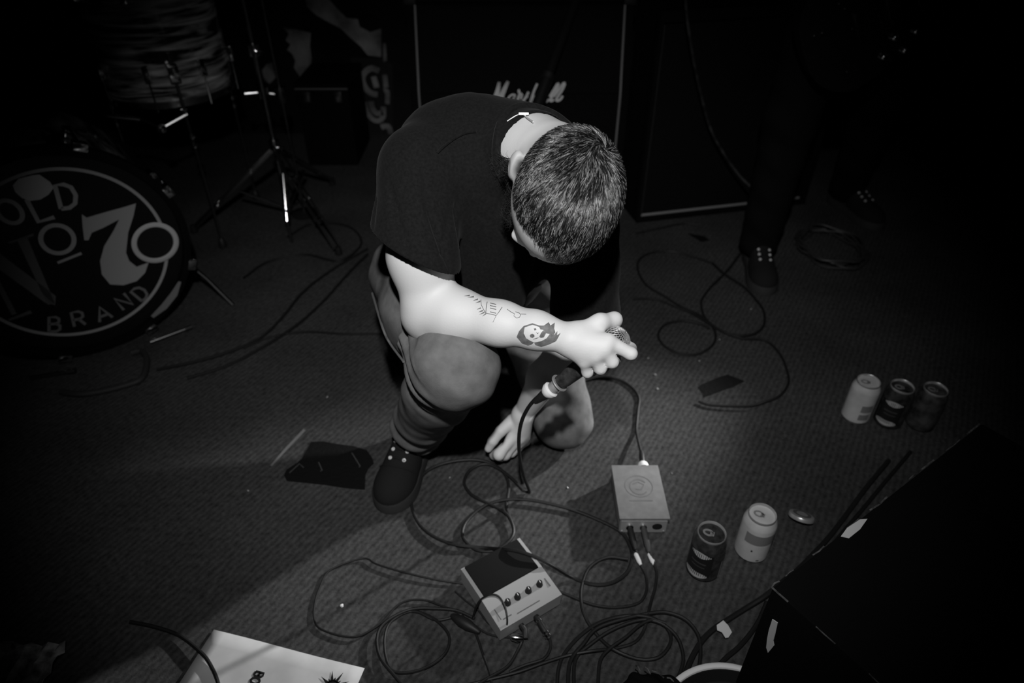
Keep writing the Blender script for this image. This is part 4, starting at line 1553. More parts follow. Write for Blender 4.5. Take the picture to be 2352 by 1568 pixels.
can((0.494, 0.871, 0), M_CANW, 'pale open beer can standing between the dark can and a loose lid', math.radians(150), [('label_band', math.radians(-150), math.radians(-30), lambda u: (0.062, 0.090), mat('can_grey_band', 0.2, 0.5)), ('logo_spot', math.radians(-118), math.radians(-112), lambda u: (0.040, 0.045), mat('can_dark_spot', 0.03, 0.5)), ('logo_spot', math.radians(-92), math.radians(-82), lambda u: (0.014, 0.017), mat('can_dark_spot', 0.03, 0.5))])
can((0.872, 1.275, 0), M_CANW, 'pale beer can at the end of a row of three in the dark', math.radians(160), [('label_box', math.radians(-110), math.radians(-60), lambda u: (0.045, 0.066), mat('can_grey_band', 0.2, 0.5)), ('label_box', math.radians(-110), math.radians(-65), lambda u: (0.020, 0.038), mat('can_grey_band', 0.2, 0.5))])
can((0.946, 1.256, 0), M_CANK, 'dark beer can with pale oval label in the middle of a row of three', math.radians(160), dark_marks(math.radians(-125)))
can((1.022, 1.246, 0), mat('grey_can_print', 0.03, 0.4, noise=(40, 0.01, 0.10)), 'shadowed grey patterned can at the far end of a row of three', math.radians(150))

lid = thing('jar_lid', PZ(1837, 1200, 0.0), 'small round metal lid lying tilted beside the pale can', 'lid')
lf = frame(Vector((0.20, 0.42, 0.88)), (1, -0.2, 0))
lc = PZ(1837, 1194, 0.0) + Vector((0, 0, 0.020))
MB().lathe([(0.0, 0.0), (0.022, 0.0), (0.0255, -0.001), (0.0265, -0.003), (0.0265, -0.009), (0.0255, -0.009), (0.0250, -0.002), (0.0, -0.002)], lc, lf, 36).build('cap', M_ALU, lid)
MB().lathe([(0.012, 0.0001), (0.019, 0.0001), (0.019, 0.0009), (0.012, 0.0009)], lc, lf, 30, True).build('print_ring', mat('lid_print', 0.08, 0.6), lid)

# ------------------------------------------------------------------ grey box with jacks
bx = thing('effects_box', (0.277, 0.989, 0), 'grey metal effects box with jack plugs in its end panel', 'effects box')
MB().box((0.2770, 0.9890, 0.0255), (0.1015, 0.1440, 0.043), None, 0.0025).build('chassis', M_GREYBOX, bx)
MB().box((0.2770, 0.9900, 0.0485), (0.1055, 0.1500, 0.004), None, 0.0012).build('lid', M_GREYBOX, bx)
MB().box((0.2770, 0.9165, 0.0240), (0.0960, 0.003, 0.036)).build('end_panel', M_PANEL, bx)
for x in (0.233, 0.321):
    MB().cyl((x, 0.9155, 0.009), (x, 0.9135, 0.009), 0.0025, n=10).build('screw', M_CHROME, bx)
for x, z in ((0.2475, 0.026), (0.2760, 0.026)):
    MB().lathe([(0.0035, 0.0), (0.0078, 0.0), (0.0078, 0.004), (0.0035, 0.004)], (x, 0.9150, z), frame((0, -1, 0)), 16, True).build('jack_socket', M_CHROME, bx)
xl = [Vector((0.3055 + 0.0105 * math.cos(a), 0.9148, 0.026 + 0.0085 * math.sin(a))) for a in np.linspace(0, 2 * math.pi, 20, endpoint=False)]
MB().prism(xl, (0, -0.0015, 0)).build('connector_hole', M_INK, bx, 0)
for x in (0.235, 0.319):
    for y in (0.925, 1.053):
        MB().cyl((x, y, 0.0), (x, y, 0.005), 0.006, n=10).build('rubber_foot', M_RUBBER, bx)
em = MB()
ec = Vector((0.277, 1.003, 0.0506))
em.stroke([ec + Vector((0.030 * math.cos(a), 0.030 * math.sin(a), 0)) for a in np.linspace(0, 6.2832, 40, endpoint=False)], 0.0018, (0, 0, 1), 0.0003, True)
em.stroke([ec + Vector((0.019 * math.cos(a), 0.021 * math.sin(a) - 0.002, 0)) for a in np.linspace(0.6, 5.6, 30)], 0.003, (0, 0, 1), 0.0003)
em.stroke([ec + Vector(q) for q in ((-0.012, 0.006, 0), (0.0, 0.012, 0), (0.012, 0.004, 0), (0.004, -0.010, 0), (-0.008, -0.008, 0))], 0.0025, (0, 0, 1), 0.0003)
em.stroke([ec + Vector((-0.026, -0.040, 0)), ec + Vector((0.024, -0.040, 0))], 0.003, (0, 0, 1), 0.0003)
tag(em.build('emblem', mat('faint_grey_print', 0.125, 0.6), bx, 0), 'faint round emblem')

# ------------------------------------------------------------------ percussion pad
PA = math.atan2(0.072, 0.113)
PCN = Vector((-0.0025, 0.7690, 0))
PR = rotz(PA)


def pp(x, y, z):
    return PCN + PR @ Vector((x, y, z))


pad = thing('percussion_pad', PCN, 'light grey electronic percussion pad with black rubber top and four knobs', 'drum pad')
HB, HF = 0.050, 0.044
pw, pl_ = 0.068, 0.0735
MB().prism([pp(-pw, -pl_ + 0.004, 0.006), pp(-pw, -pl_, HF), pp(-pw, -0.006, HB), pp(-pw, pl_, HB), pp(-pw, pl_, 0.006)], PR @ Vector((2 * pw, 0, 0))).build('case', M_PADGREY, pad, 30)
MB().box(pp(0, 0.0335, HB + 0.0012), (0.122, 0.0775, 0.005), PR, 0.002).build('rubber_pad', M_PADRUB, pad)
MB().prism([pp(-pw + 0.002, -pl_ + 0.006, 0.0), pp(-pw + 0.002, pl_ - 0.002, 0.0), pp(-pw + 0.002, pl_ - 0.002, 0.006), pp(-pw + 0.002, -pl_ + 0.006, 0.006)], PR @ Vector((2 * pw - 0.004, 0, 0))).build('base', M_RUBBER, pad, 30)
slope = (HB - HF) / (pl_ - 0.006)
for x in (-0.030, -0.008, 0.0165, 0.042):
    z = HF + slope * (pl_ - 0.036)
    nrm = PR @ Vector((0, -slope, 1)).normalized()
    c = pp(x, -0.036, z)
    k_ = MB().lathe([(0.0062, 0.0), (0.0066, 0.002), (0.0055, 0.0035), (0.0050, 0.011), (0.0042, 0.0125), (0.0, 0.0128)], c, frame(nrm), 20).build('knob', M_RUBBER, pad)
    MB().box(c + nrm * 0.0130, (0.0012, 0.005, 0.0008), frame(nrm, PR @ Vector((1, 0, 0)))).build('pointer', M_WHITE, k_)
gm = mat('grey_panel_print', 0.12, 0.6)
for (x, y, sx, sy) in ((-0.057, -0.040, 0.002, 0.034), (0.058, -0.036, 0.003, 0.026), (0.0, -0.062, 0.05, 0.002), (-0.044, -0.058, 0.018, 0.002)):
    z = HF + slope * (y + pl_)
    MB().box(pp(x, y, z + 0.0003), (sx, sy, 0.0006), PR).build('panel_print', gm, pad)
for x in (-0.058, 0.058):
    MB().box(pp(x, pl_ - 0.010, 0.0), (0.01, 0.01, 0.0)) if False else None

# ------------------------------------------------------------------ cables
CABS = []
LIFT = [0.0]


def cable(name, pts, r, label, zs=None, group=None, material=None, lift=0.0):
    """pts in picture coordinates on the carpet (or with a third value: height)"""
    P3 = []
    for i, q in enumerate(pts):
        z = r + 0.0005 + lift if len(q) == 2 else q[2]
        P3.append(PZ(q[0], q[1], z))
    sp_ = spline(P3, 0.007)
    n = len(sp_)
    for i, q in enumerate(sp_):
        q.z = max(q.z + 0.0022 * (1 + math.sin(i * 0.11 + len(pts))), r + 0.0004)
    o = MB().tube(sp_, r, 8).build(name, material or M_CABLE)
    tag(o, label, 'cable', group)
    return o


def plug(parent, a, b, r, material, name='plug'):
    MB().lathe([(r * 0.55, 0), (r, (b - a).length * 0.12), (r, (b - a).length * 0.7), (r * 0.6, (b - a).length)], a, frame(b - a), 14).build(name, material, parent)


# microphone cable: from the mic, down to the carpet, round its loops
micc_pts = [PT(1247, 902, 1.172), PT(1228, 918, 1.19), PT(1212, 938, 1.215), PT(1198, 968, 1.25), PT(1192, 1005, 1.29), PT(1194, 1050, 1.34), PT(1204, 1095, 1.40), PZ(1216, 1130, 0.012)]
rest = [(1200, 1128), (1180, 1105), (1148, 1079), (1114, 1066), (1080, 1079), (1066, 1108), (1080, 1134), (1103, 1149), (1157, 1178), (1176, 1205), (1178, 1232), (1155, 1256), (1121, 1267), (1085, 1258), (1062, 1228), (1075, 1193), (1121, 1159), (1193, 1149), (1286, 1164), (1359, 1187), (1424, 1220), (1447, 1256), (1451, 1284), (1438, 1319), (1402, 1342), (1359, 1344), (1312, 1326), (1270, 1300, 0.05), (1230, 1279, 0.062), (1190, 1266, 0.062), (1155, 1262, 0.05), (1121, 1261), (1049, 1254), (994, 1232), (958, 1196), (945, 1145), (969, 1094), (1012, 1069), (1080, 1058), (1130, 1066), (1160, 1090), (1168, 1122), (1163, 1160), (1170, 1190)]
r_ = 0.0036
P3 = list(micc_pts) + [PZ(q[0], q[1], q[2] if len(q) > 2 else r_ + 0.001) for q in rest]
sp_ = spline(P3, 0.007)
for i, q in enumerate(sp_):
    if i > 60:
        q.z = max(q.z + 0.0024 * (1 + math.sin(i * 0.13)), r_ + 0.0004)
mcb = MB().tube(sp_, r_, 8).build('microphone_cable', M_CABLE)
tag(mcb, 'thick black cable hanging from the microphone and looping over the percussion pad', 'cable')
MB().lathe([(0.0100, 0.0), (0.0104, 0.003), (0.0104, 0.016), (0.0096, 0.018)], MIC_B - mdir * 0.021, MF, 20).build('connector_shell', M_STEEL, mcb)
MB().lathe([(0.0060, -0.016), (0.0105, -0.013), (0.0145, -0.005), (0.0145, 0.0), (0.0100, 0.002)], MIC_B - mdir * 0.022, MF, 20).build('white_collar', M_WHITE, mcb)
MB().lathe([(0.0040, -0.030), (0.0058, -0.026), (0.0098, 0.0)], MIC_B - mdir * 0.034, MF, 16).build('strain_relief', M_RUBBER, mcb)

# box input cable with white boot
bc = [Vector((0.2985, 1.075, 0.039)), PZ(1474, 1045, 0.034), PZ(1466, 1012, 0.018), (1462, 985), (1466, 940), (1468, 915), (1455, 893), (1425, 873), (1385, 866), (1350, 872), (1320, 885)]
P3 = [q if isinstance(q, Vector) else PZ(q[0], q[1], 0.004) for q in bc]
bcb = MB().tube(spline(P3, 0.007), 0.0036, 8).build('box_cable', M_CABLE)
tag(bcb, 'black cable with a white boot running from the grey box behind the knee', 'cable')
s_, e_ = Vector((0.2985, 1.064, 0.040)), Vector((0.2985, 1.086, 0.039))
MB().lathe([(0.0125, 0.0), (0.0125, 0.009), (0.0105, 0.015), (0.0060, 0.018)], s_, frame(e_ - s_), 18).build('boot', M_WHITE, bcb)
plug(bcb, Vector((0.2985, 1.078, 0.038)), PZ(1473, 1036, 0.030), 0.0065, M_RUBBER, 'strain_relief')

# two jack leads out of the box
c1 = cable('jack_lead', [(1460, 1262, 0.012), (1471, 1296, 0.006), (1482, 1318), (1486, 1348), (1478, 1373), (1460, 1388), (1413, 1396), (1359, 1390), (1297, 1366), (1262, 1352, 0.004)], 0.0028, 'thin jack lead with black plug running from the grey box to the percussion pad')
plug(c1, Vector((0.2475, 0.912, 0.026)), PZ(1460, 1262, 0.014), 0.0066, M_RUBBER)
plug(c1, PZ(1459, 1270, 0.012), PZ(1472, 1297, 0.008), 0.0046, M_WHITE, 'white_sleeve')
c2 = cable('jack_lead', [(1491, 1268, 0.012), (1502, 1296, 0.006), (1508, 1318), (1505, 1348), (1496, 1380), (1487, 1417, 0.012), (1478, 1449), (1457, 1475), (1413, 1489), (1359, 1496, 0.010), (1304, 1507), (1250, 1524), (1190, 1545), (1120, 1562), (1050, 1580)], 0.0030, 'jack lead with grey plug winding from the grey box past the cable pile')
plug(c2, Vector((0.2760, 0.912, 0.026)), PZ(1491, 1268, 0.014), 0.0066, mat('grey_plug', 0.05, 0.6))
plug(c2, PZ(1490, 1270, 0.012), PZ(1503, 1297, 0.008), 0.0046, M_WHITE, 'white_sleeve')

cable('coiled_cable', [(1442, 1287, 0.008), (1395, 1283), (1355, 1304), (1337, 1344), (1335, 1384, 0.008), (1348, 1424), (1377, 1464), (1413, 1493, 0.01), (1467, 1514), (1511, 1511), (1536, 1486), (1540, 1460), (1522, 1435), (1485, 1418, 0.01), (1431, 1417), (1377, 1431), (1333, 1460), (1297, 1500), (1283, 1536), (1279, 1590)], 0.0034, 'black cable whose loop runs from under the mic cable round the pile')
cable('coiled_cable', [(1303, 1590), (1310, 1520), (1340, 1480), (1370, 1446), (1431, 1424), (1504, 1408), (1540, 1409), (1576, 1424), (1601, 1453), (1609, 1485), (1606, 1530), (1590, 1590)], 0.0036, 'outermost black cable arching over the cable pile by the round tray', lift=0.004)
cable('coiled_cable', [(1318, 1590), (1322, 1514), (1359, 1478), (1402, 1450), (1453, 1430), (1489, 1426), (1525, 1438), (1556, 1467), (1569, 1507), (1564, 1540), (1540, 1590)], 0.0034, 'black cable arching just inside the outermost one of the pile', lift=0.002)
cable('coiled_cable', [(1373, 1590), (1377, 1525), (1395, 1496), (1438, 1464), (1470, 1436), (1500, 1424), (1530, 1432)], 0.0032, 'short black cable crossing the middle of the pile', lift=0.006)
# left tangle
pc_ = cable('power_cable', [(1062, 1341), (1012, 1335), (962, 1325), (904, 1310), (862, 1296), (842, 1284), (806, 1290), (755, 1312), (735, 1348), (724, 1380), (721, 1417), (733, 1442), (777, 1460), (820, 1464), (853, 1449), (882, 1428), (911, 1395), (940, 1381), (976, 1380), (1008, 1390), (1049, 1406), (1085, 1432), (1120, 1455), (1160, 1463), (1195, 1462)], 0.0020, 'thin power cord making a wide loop beside the percussion pad')
a_, b_ = PZ(1036, 1412, 0.008), PZ(1102, 1452, 0.008)
dd = (b_ - a_)
MB().lathe([(0.003, 0.0), (0.006, 0.004), (0.0105, dd.length * 0.35), (0.0105, dd.length * 0.6), (0.005, dd.length * 0.95), (0.003, dd.length)], a_, frame(dd), 16).build('inline_switch', M_RUBBER, pc_)
cable('jack_lead', [(1090, 1420), (1049, 1402), (998, 1397), (947, 1399), (904, 1417), (875, 1442), (866, 1475), (875, 1514), (904, 1551), (940, 1590)], 0.0030, 'black lead running from the inline switch off past the small round loop', lift=0.003)
cable('jack_lead', [(1060, 1412), (1005, 1424), (962, 1406), (933, 1406), (896, 1430), (884, 1464), (886, 1507), (898, 1538), (918, 1547), (958, 1543), (998, 1525), (1027, 1496), (1031, 1460), (1005, 1428), (970, 1408), (940, 1402)], 0.0026, 'black lead lying in one small round loop left of the percussion pad', lift=0.001)
cable('jack_lead', [(1092, 1452), (1099, 1471), (1110, 1505), (1125, 1547), (1132, 1590)], 0.0024, 'straight black lead running down from the inline switch')
jl = cable('jack_lead', [(1200, 1468, 0.012), (1197, 1480, 0.006), (1186, 1502), (1172, 1526), (1155, 1541), (1120, 1560), (1090, 1580)], 0.0028, 'black lead with bright right-angle jack plug at the pad front')
j0 = PZ(1172, 1462, 0.016)
j1 = PZ(1201, 1466, 0.014)
MB().lathe([(0.0030, 0.0), (0.0062, 0.003), (0.0080, (j1 - j0).length * 0.6), (0.0060, (j1 - j0).length)], j0, frame(j1 - j0), 16).build('jack_shell', M_CHROME, jl)
MB().tube([PZ(1192, 1428, 0.020), PZ(1205, 1446, 0.018), PZ(1206, 1466, 0.014)], 0.0055, 10).build('jack_elbow', M_RUBBER, jl)
jm = cable('jack_lead', [(1262, 1466, 0.012), (1265, 1480, 0.006), (1262, 1495), (1248, 1515), (1205, 1530), (1170, 1545)], 0.0028, 'black lead with straight jack plug pushed into the pad front')
plug(jm, PZ(1228, 1410, 0.020), PZ(1262, 1466, 0.012), 0.0062, M_RUBBER)
for f_ in (0.3, 0.78, 0.9):
    q = PZ(1228, 1410, 0.020) * (1 - f_) + PZ(1262, 1466, 0.012) * f_
    MB().lathe([(0.0045, -0.0025), (0.0072, -0.0015), (0.0072, 0.0015), (0.0045, 0.0025)], q, frame(PZ(1262, 1466, 0.012) - PZ(1228, 1410, 0.02)), 14).build('plug_ring', M_CHROME, jm)
wl_ = [PZ(1085, 1420, 0.006), PZ(1096, 1388, 0.045), PZ(1110, 1372, 0.062), PZ(1128, 1365, 0.070), PZ(1146, 1370, 0.070), PZ(1160, 1394, 0.064), PZ(1165, 1428, 0.050), PZ(1158, 1456, 0.012), PZ(1140, 1462, 0.004)]
tag(MB().tube(spline(wl_, 0.005), 0.0019, 8).build('patch_wire', M_CABLE), 'thin wire arching over the front corner of the percussion pad', 'cable')
cable('patch_wire', [(1045, 1358), (1070, 1380), (1098, 1402), (1118, 1428), (1150, 1455)], 0.0017, 'thin wire running along the side of the percussion pad')
# right-hand thick cable with tape flag
tk = cable('stage_cable', [(1560, 1590), (1585, 1520), (1612, 1472), (1641, 1443), (1670, 1424), (1715, 1396), (1757, 1370, 0.012), (1793, 1341, 0.012), (1830, 1312), (1873, 1268), (1902, 1236), (1928, 1203), (1960, 1160), (1990, 1120), (2040, 1060)], 0.0052, 'thickest black cable running along the black case with a white tape flag')
MB().prism([PZ(*q, 0.015) for q in ((1646, 1436), (1661, 1425), (1672, 1436), (1681, 1452), (1673, 1464), (1666, 1465), (1658, 1452), (1647, 1447))], (0, 0, 0.0012)).build('tape_flag', M_WTAPE, tk, 0)
cable('stage_cable', [(1640, 1545), (1664, 1515), (1700, 1484), (1735, 1440), (1752, 1405), (1760, 1385)], 0.0044, 'black cable leaving the round tray towards the corner of the black case')
cable('stage_cable', [(1850, 1325), (1895, 1275), (1935, 1225), (1985, 1165), (2030, 1110), (2090, 1040)], 0.0045, 'black cable lying beside the thick one next to the black case')
# left and back cables
cable('drum_cable', [(845, 573), (790, 602), (735, 640), (690, 680), (655, 722), (600, 775), (520, 812), (440, 835), (360, 850)], 0.0042, 'black cable sweeping from behind the person round towards the bass drum')
cable('drum_cable', [(845, 585), (790, 640), (735, 700), (680, 750), (600, 800), (520, 840), (430, 870)], 0.0040, 'second black cable sweeping beside the first towards the bass drum', lift=0.001)
cable('drum_cable', [(880, 766), (790, 768), (700, 764), (620, 775), (560, 800)], 0.0030, 'thin cable running out from behind the jeans towards the drums')
cable('drum_cable', [(560, 640), (620, 600), (700, 585), (780, 600), (830, 560), (800, 520), (720, 515), (660, 545)], 0.0036, 'cable loop lying under the cymbal stand legs')
z6 = lambda pts: [(1400 + a / 3.136, 450 + b / 3.136) for a, b in pts]
cable('back_cable', z6([(190, 270), (330, 240), (520, 205), (640, 215)]), 0.0034, 'cable lying along the front of the plain speaker cabinet')
cable('back_cable', z6([(740, 490), (600, 440), (450, 400), (300, 410), (210, 470), (210, 560), (270, 650), (390, 720), (520, 800), (630, 850), (720, 920), (762, 1000), (740, 1080), (640, 1140), (500, 1135), (390, 1075), (350, 1000), (400, 930), (520, 905), (640, 925), (720, 960)]), 0.0036, 'cable with one open loop and one tight oval loop behind the microphone')
cable('back_cable', z6([(1000, 340), (930, 430), (850, 540), (760, 630), (695, 700), (660, 770), (690, 880), (780, 960), (900, 1010), (1040, 1000), (1110, 930), (1110, 830), (1050, 740), (960, 650), (830, 570), (740, 490)]), 0.0036, 'cable running straight from the shoe of the standing person then bending into a wide loop', lift=0.003)
cable('back_cable', z6([(170, 745), (330, 745), (480, 800), (600, 850), (780, 965), (940, 1030), (1120, 1045), (1220, 1130), (1270, 1230), (1290, 1340), (1230, 1440), (1120, 1490), (1000, 1520), (740, 1510), (640, 1480)]), 0.0032, 'cable arcing round the small tape patch towards the row of cans', lift=0.002)
# coil on the right
cc_ = PZ(1905, 578, 0.0)
coil = []
for i in range(150):
    a = i * 0.21
    rr = 0.105 + 0.010 * math.sin(i * 0.37) + 0.006 * math.sin(i * 1.1)
    coil.append(cc_ + Vector((rr * math.cos(a) + 0.008 * math.sin(i * 0.13), rr * 1.25 * math.sin(a), 0.006 + 0.00022 * i + 0.003 * math.sin(i * 0.9))))
tag(MB().tube(coil, 0.0042, 8).build('cable_coil', mat('grey_cable', 0.035, 0.5)), 'neat coil of grey cable lying beside the shoe of the standing person', 'cable')
lpz = [PZ(300, 812, 0.010), PZ(324, 806, 0.010), PZ(337, 826, 0.012), PZ(326, 868, 0.010), PZ(284, 886, 0.008), PZ(225, 900, 0.008), PZ(180, 905, 0.010), PZ(140, 900, 0.010)]
tag(MB().tube(spline(lpz, 0.01), 0.0085, 10).build('hose_loop', mat('dark_grey_hose', 0.02, 0.7)), 'thick dark cable loop in front of the bass drum', 'cable')

# ------------------------------------------------------------------ tape, paper, scraps


def flat(name, pts, th, material, label, cat, wob=0.0, parent=None):
    random.seed(len(pts))
    P3 = [PZ(a, b, 0.0006) for a, b in pts]
    m = MB().prism(P3, (0, 0, th))
    o = m.build(name, material, parent, 0)
    if label:
        tag(o, label, cat)
    return o


z1_ = lambda pts: [(200 + a / 2.614, 780 + b / 2.614) for a, b in pts]
tp = flat('tape_patch', z1_([(1345, 615), (1420, 612), (1500, 628), (1600, 640), (1680, 665), (1712, 710), (1722, 742), (1690, 775), (1672, 810), (1668, 900), (1560, 892), (1430, 872), (1300, 858), (1200, 848), (1182, 815), (1200, 780), (1262, 740), (1290, 715)]), 0.0016, M_TAPE, 'large black gaffer tape patch on the carpet beside the shoe', 'tape')
for k_, pts in enumerate(([(1215, 800), (1275, 745), (1300, 768)], [(1390, 735), (1412, 785), (1400, 790)], [(1590, 680), (1640, 760), (1632, 765)])):
    MB().stroke([PZ(*q, 0.0024) for q in z1_(pts)], 0.0025, (0, 0, 1), 0.0008).build('crease', mat('tape_crease', 0.05, 0.7), tp, 0)
flat('tape_patch', z6([(640, 1375), (660, 1360), (780, 1310), (850, 1288), (970, 1335), (900, 1370), (800, 1405), (680, 1450), (675, 1420)]), 0.0016, M_TAPE, 'small black tape patch on the carpet near the row of cans', 'tape')
flat('tape_patch', z6([(560, 270), (680, 290), (720, 320), (660, 330)]), 0.0012, M_TAPE, 'tiny black tape scrap near the plain speaker cabinet', 'tape')
sp1 = flat('carpet_seam', z1_([(1300, 535), (1312, 545), (1200, 660), (1110, 760), (1100, 755), (1190, 650)]), 0.0010, mat('seam_thread', 0.14, 0.95), 'pale frayed thread line on the carpet behind the tape patch', 'thread')
# set-list sheet
p0_, p1_ = PZ(492, 1447, 0.001), PZ(838, 1536, 0.001)
ex = (p1_ - p0_).normalized()
ey = Vector((ex.y, -ex.x, 0))
sheet = thing('paper_sheet', (p0_ + ex * 0.15 + ey * 0.1), 'white printed paper sheet lying on the carpet under a cable', 'paper')
PWd, PHt = (p1_ - p0_).length, 0.42
m = MB()
nx_, ny_ = 12, 16
vs_, fs_ = [], []
for j in range(ny_ + 1):
    for i in range(nx_ + 1):
        u_, v_ = i / nx_, j / ny_
        z = 0.0012 + 0.0012 * (math.sin(u_ * 7 + v_ * 3) + 1)
        vs_.append(p0_ + ex * (u_ * PWd) + ey * (v_ * PHt) + Vector((0, 0, z)))
for j in range(ny_):
    for i in range(nx_):
        a = j * (nx_ + 1) + i
        fs_.append((a, a + 1, a + nx_ + 2, a + nx_ + 1))
m.add(vs_, fs_)
sho = m.build('sheet', M_PAPER, sheet, 60)
sd_ = sho.modifiers.new('thickness', 'SOLIDIFY')
sd_.thickness = 0.0004
ink = MB()
# capital letters B and O, running down the sheet
up_ = (PZ(575, 1556) - PZ(605, 1556)).normalized()
for ch_, c_ in (('B', (594, 1549)), ('O', (586, 1563))):
    c = PZ(*c_, 0.0042)
    rt = ey
    upv = Vector((-rt.y, rt.x, 0))
    for path in GL[ch_]:
        ink.stroke([c + rt * ((x - 0.5) * 0.011) + upv * ((y - 0.5) * 0.016) for x, y in path], 0.0042, (0, 0, 1), 0.0003)
ink.build('letters', M_INK, sheet, 0)
sk = MB()
c = PZ(762, 1578, 0.0042)
for i in range(18):
    a = 2 * math.pi * i / 18
    l_ = 0.030 if i % 2 else 0.018
    d_ = Vector((math.cos(a), math.sin(a), 0))
    s_ = Vector((-d_.y, d_.x, 0))
    sk.prism([c + d_ * 0.010 - s_ * 0.003, c + d_ * l_, c + d_ * 0.010 + s_ * 0.003], (0, 0, 0.0003))
sk.prism([c + Vector((0.0125 * math.cos(a), 0.0125 * math.sin(a), 0)) for a in np.linspace(0, 6.2832, 20, endpoint=False)], (0, 0, 0.0003))
sk.build('spiky_mark', M_INK, sheet, 0)
cable('floor_cable', [(300, 1430), (350, 1440), (410, 1460), (463, 1500, 0.008), (485, 1530, 0.008), (500, 1565, 0.008), (506, 1600)], 0.0034, 'black cable lying across the corner of the paper sheet')
# crumpled flyer in the dark corner
random.seed(3)
m = MB()
fc = PZ(40, 1555, 0.0)
N_ = 8
vs_, fs_ = [], []
for j in range(N_ + 1):
    for i in range(N_ + 1):
        vs_.append(fc + Vector(((i / N_ - 0.5) * 0.13, (j / N_ - 0.5) * 0.11, 0.004 + random.random() * 0.022)))
for j in range(N_):
    for i in range(N_):
        a = j * (N_ + 1) + i
        fs_.append((a, a + 1, a + N_ + 2, a + N_ + 1))
m.add(vs_, fs_)
fly = m.build('crumpled_flyer', mat('flyer_paper', 0.3, 0.9, noise=(60, 0.05, 0.5)), None, 0)
tag(fly, 'crumpled printed flyer on the dark carpet away from the paper sheet', 'paper')
so_ = fly.modifiers.new('thickness', 'SOLIDIFY')
so_.thickness = 0.0006


def scrap(px, py, s, label, bright=True):
    random.seed(int(px))
    c = PZ(px, py, 0.0)
    m = MB()
    n = 7
    ang = [2 * math.pi * i / n + random.uniform(-0.2, 0.2) for i in range(n)]
    el = random.uniform(0.45, 0.9)
    rot = random.uniform(0, 3)
    base = [(s * random.uniform(0.7, 1.1) * math.cos(a), s * el * random.uniform(0.7, 1.1) * math.sin(a)) for a in ang]
    vs = [c + rotz(rot) @ Vector((x, y, 0.0008)) for x, y in base] + [c + rotz(rot) @ Vector((x * 0.6, y * 0.6, 0.0008 + s * 0.5)) for x, y in base]
    fs = [tuple(range(n - 1, -1, -1)), tuple(range(n, 2 * n))] + [(i, (i + 1) % n, n + (i + 1) % n, n + i) for i in range(n)]
    m.add(vs, fs)
    o = m.build('paper_scrap', M_WHITE if bright else mat('dull_scrap', 0.3, 0.8), None, 0)
    tag(o, label, 'scrap', 'paper scraps on the carpet')


scrap(785, 1391, 0.0050, 'white scrap inside the wide loop of the thin power cord')
for (a, b, s, br_, lb) in (
        (1033, 1097, 0.0035, False, 'pale crumb inside the big mic cable loop near the shoe'), (1304, 1120, 0.0026, True, 'tiny white crumb between the kneeling knee and the grey box'),
        (1489, 823, 0.0040, False, 'pale scrap just beyond the raised fist'), (1505, 861, 0.0055, False, 'largest dull scrap on the carpet beyond the white-booted cable'),
        (1510, 893, 0.0045, False, 'dull scrap beside the white-booted cable bend'), (1606, 829, 0.0028, False, 'tiny dull crumb under the tight oval cable loop'),
        (1653, 780, 0.0035, False, 'dull crumb touching the tight oval cable loop'), (1725, 710, 0.0035, False, 'dull crumb inside the wide cable loop near the standing person'),
        (1099, 1255, 0.0022, False, 'tiny dull crumb where the mic cable loops meet'), (752, 912, 0.004, False, 'dull crumb on the carpet left of the jeans shin'),
        (1543, 1087, 0.0026, False, 'tiny dull crumb at the corner of the grey box'), (570, 1127, 0.0035, False, 'dull crumb on the carpet beyond the frayed thread line')):
    scrap(a, b, s, lb, br_)

# ------------------------------------------------------------------ black case, round tray, black bag in the corner
ca = PZ(1771, 1352, 0.29)
ca.z = 0
ce1 = (PZ(1990, 1180, 0.30) - PZ(1771, 1352, 0.30)).normalized()
ce2 = Vector((ce1.y, -ce1.x, 0))
case = thing('road_case', ca + ce1 * 0.3 + ce2 * 0.2, 'battered black box with torn edges and white tape near the two cans', 'case')
RC = Matrix((ce1, -ce2, Vector((0, 0, 1)))).transposed()
LC, WC, HC = 0.62, 0.40, 0.29
MB().box(ca + ce1 * (LC / 2) + ce2 * (WC / 2) + Vector((0, 0, HC / 2 + 0.006)), (LC, WC, HC - 0.006), RC, 0.006).build('body', M_BLACK, case)
wm = mat('worn_lit_edge', 0.07, 0.7, noise=(120, 0.01, 0.14))  # chipped edges, paler in colour for the light they catch
random.seed(11)
for (o_, d_, ln_) in ((ca, ce2, WC), (ca, ce1, LC)):
    t_ = 0.0
    while t_ < ln_ - 0.05:
        l_ = random.uniform(0.012, 0.05)
        q = o_ + d_ * (t_ + l_ / 2) + Vector((0, 0, HC + 0.0035))
        MB().stroke([q - d_ * l_ / 2, q + (d_.cross(Vector((0, 0, 1)))) * random.uniform(-0.002, 0.002), q + d_ * l_ / 2], random.uniform(0.0012, 0.003), (0, 0, 1), 0.0012).build('worn_lit_edge', wm, case, 0)
        t_ += l_ + random.uniform(0.01, 0.09)
tz = [PPL(a, b, ca - ce1 * 0.0, ce1) for a, b in ((1776, 1420), (1788, 1428), (1782, 1455), (1778, 1470), (1780, 1480), (1772, 1490), (1766, 1497), (1762, 1485), (1764, 1465), (1768, 1445))]
tw = MB().prism([q - ce1 * 0.0012 for q in tz], -ce1 * 0.0012)
tag(tw.build('tape_strip', M_WTAPE, case, 0), 'white tape strip on the upright edge')
tag(MB().prism([PZ(*q, HC + 0.0045) for q in ((1931, 1232), (1945, 1213), (1975, 1193), (1992, 1192), (1975, 1216), (1950, 1236))], (0, 0, 0.001)).build('tape_strip', M_WTAPE, case, 0), 'white tape strip on the top')
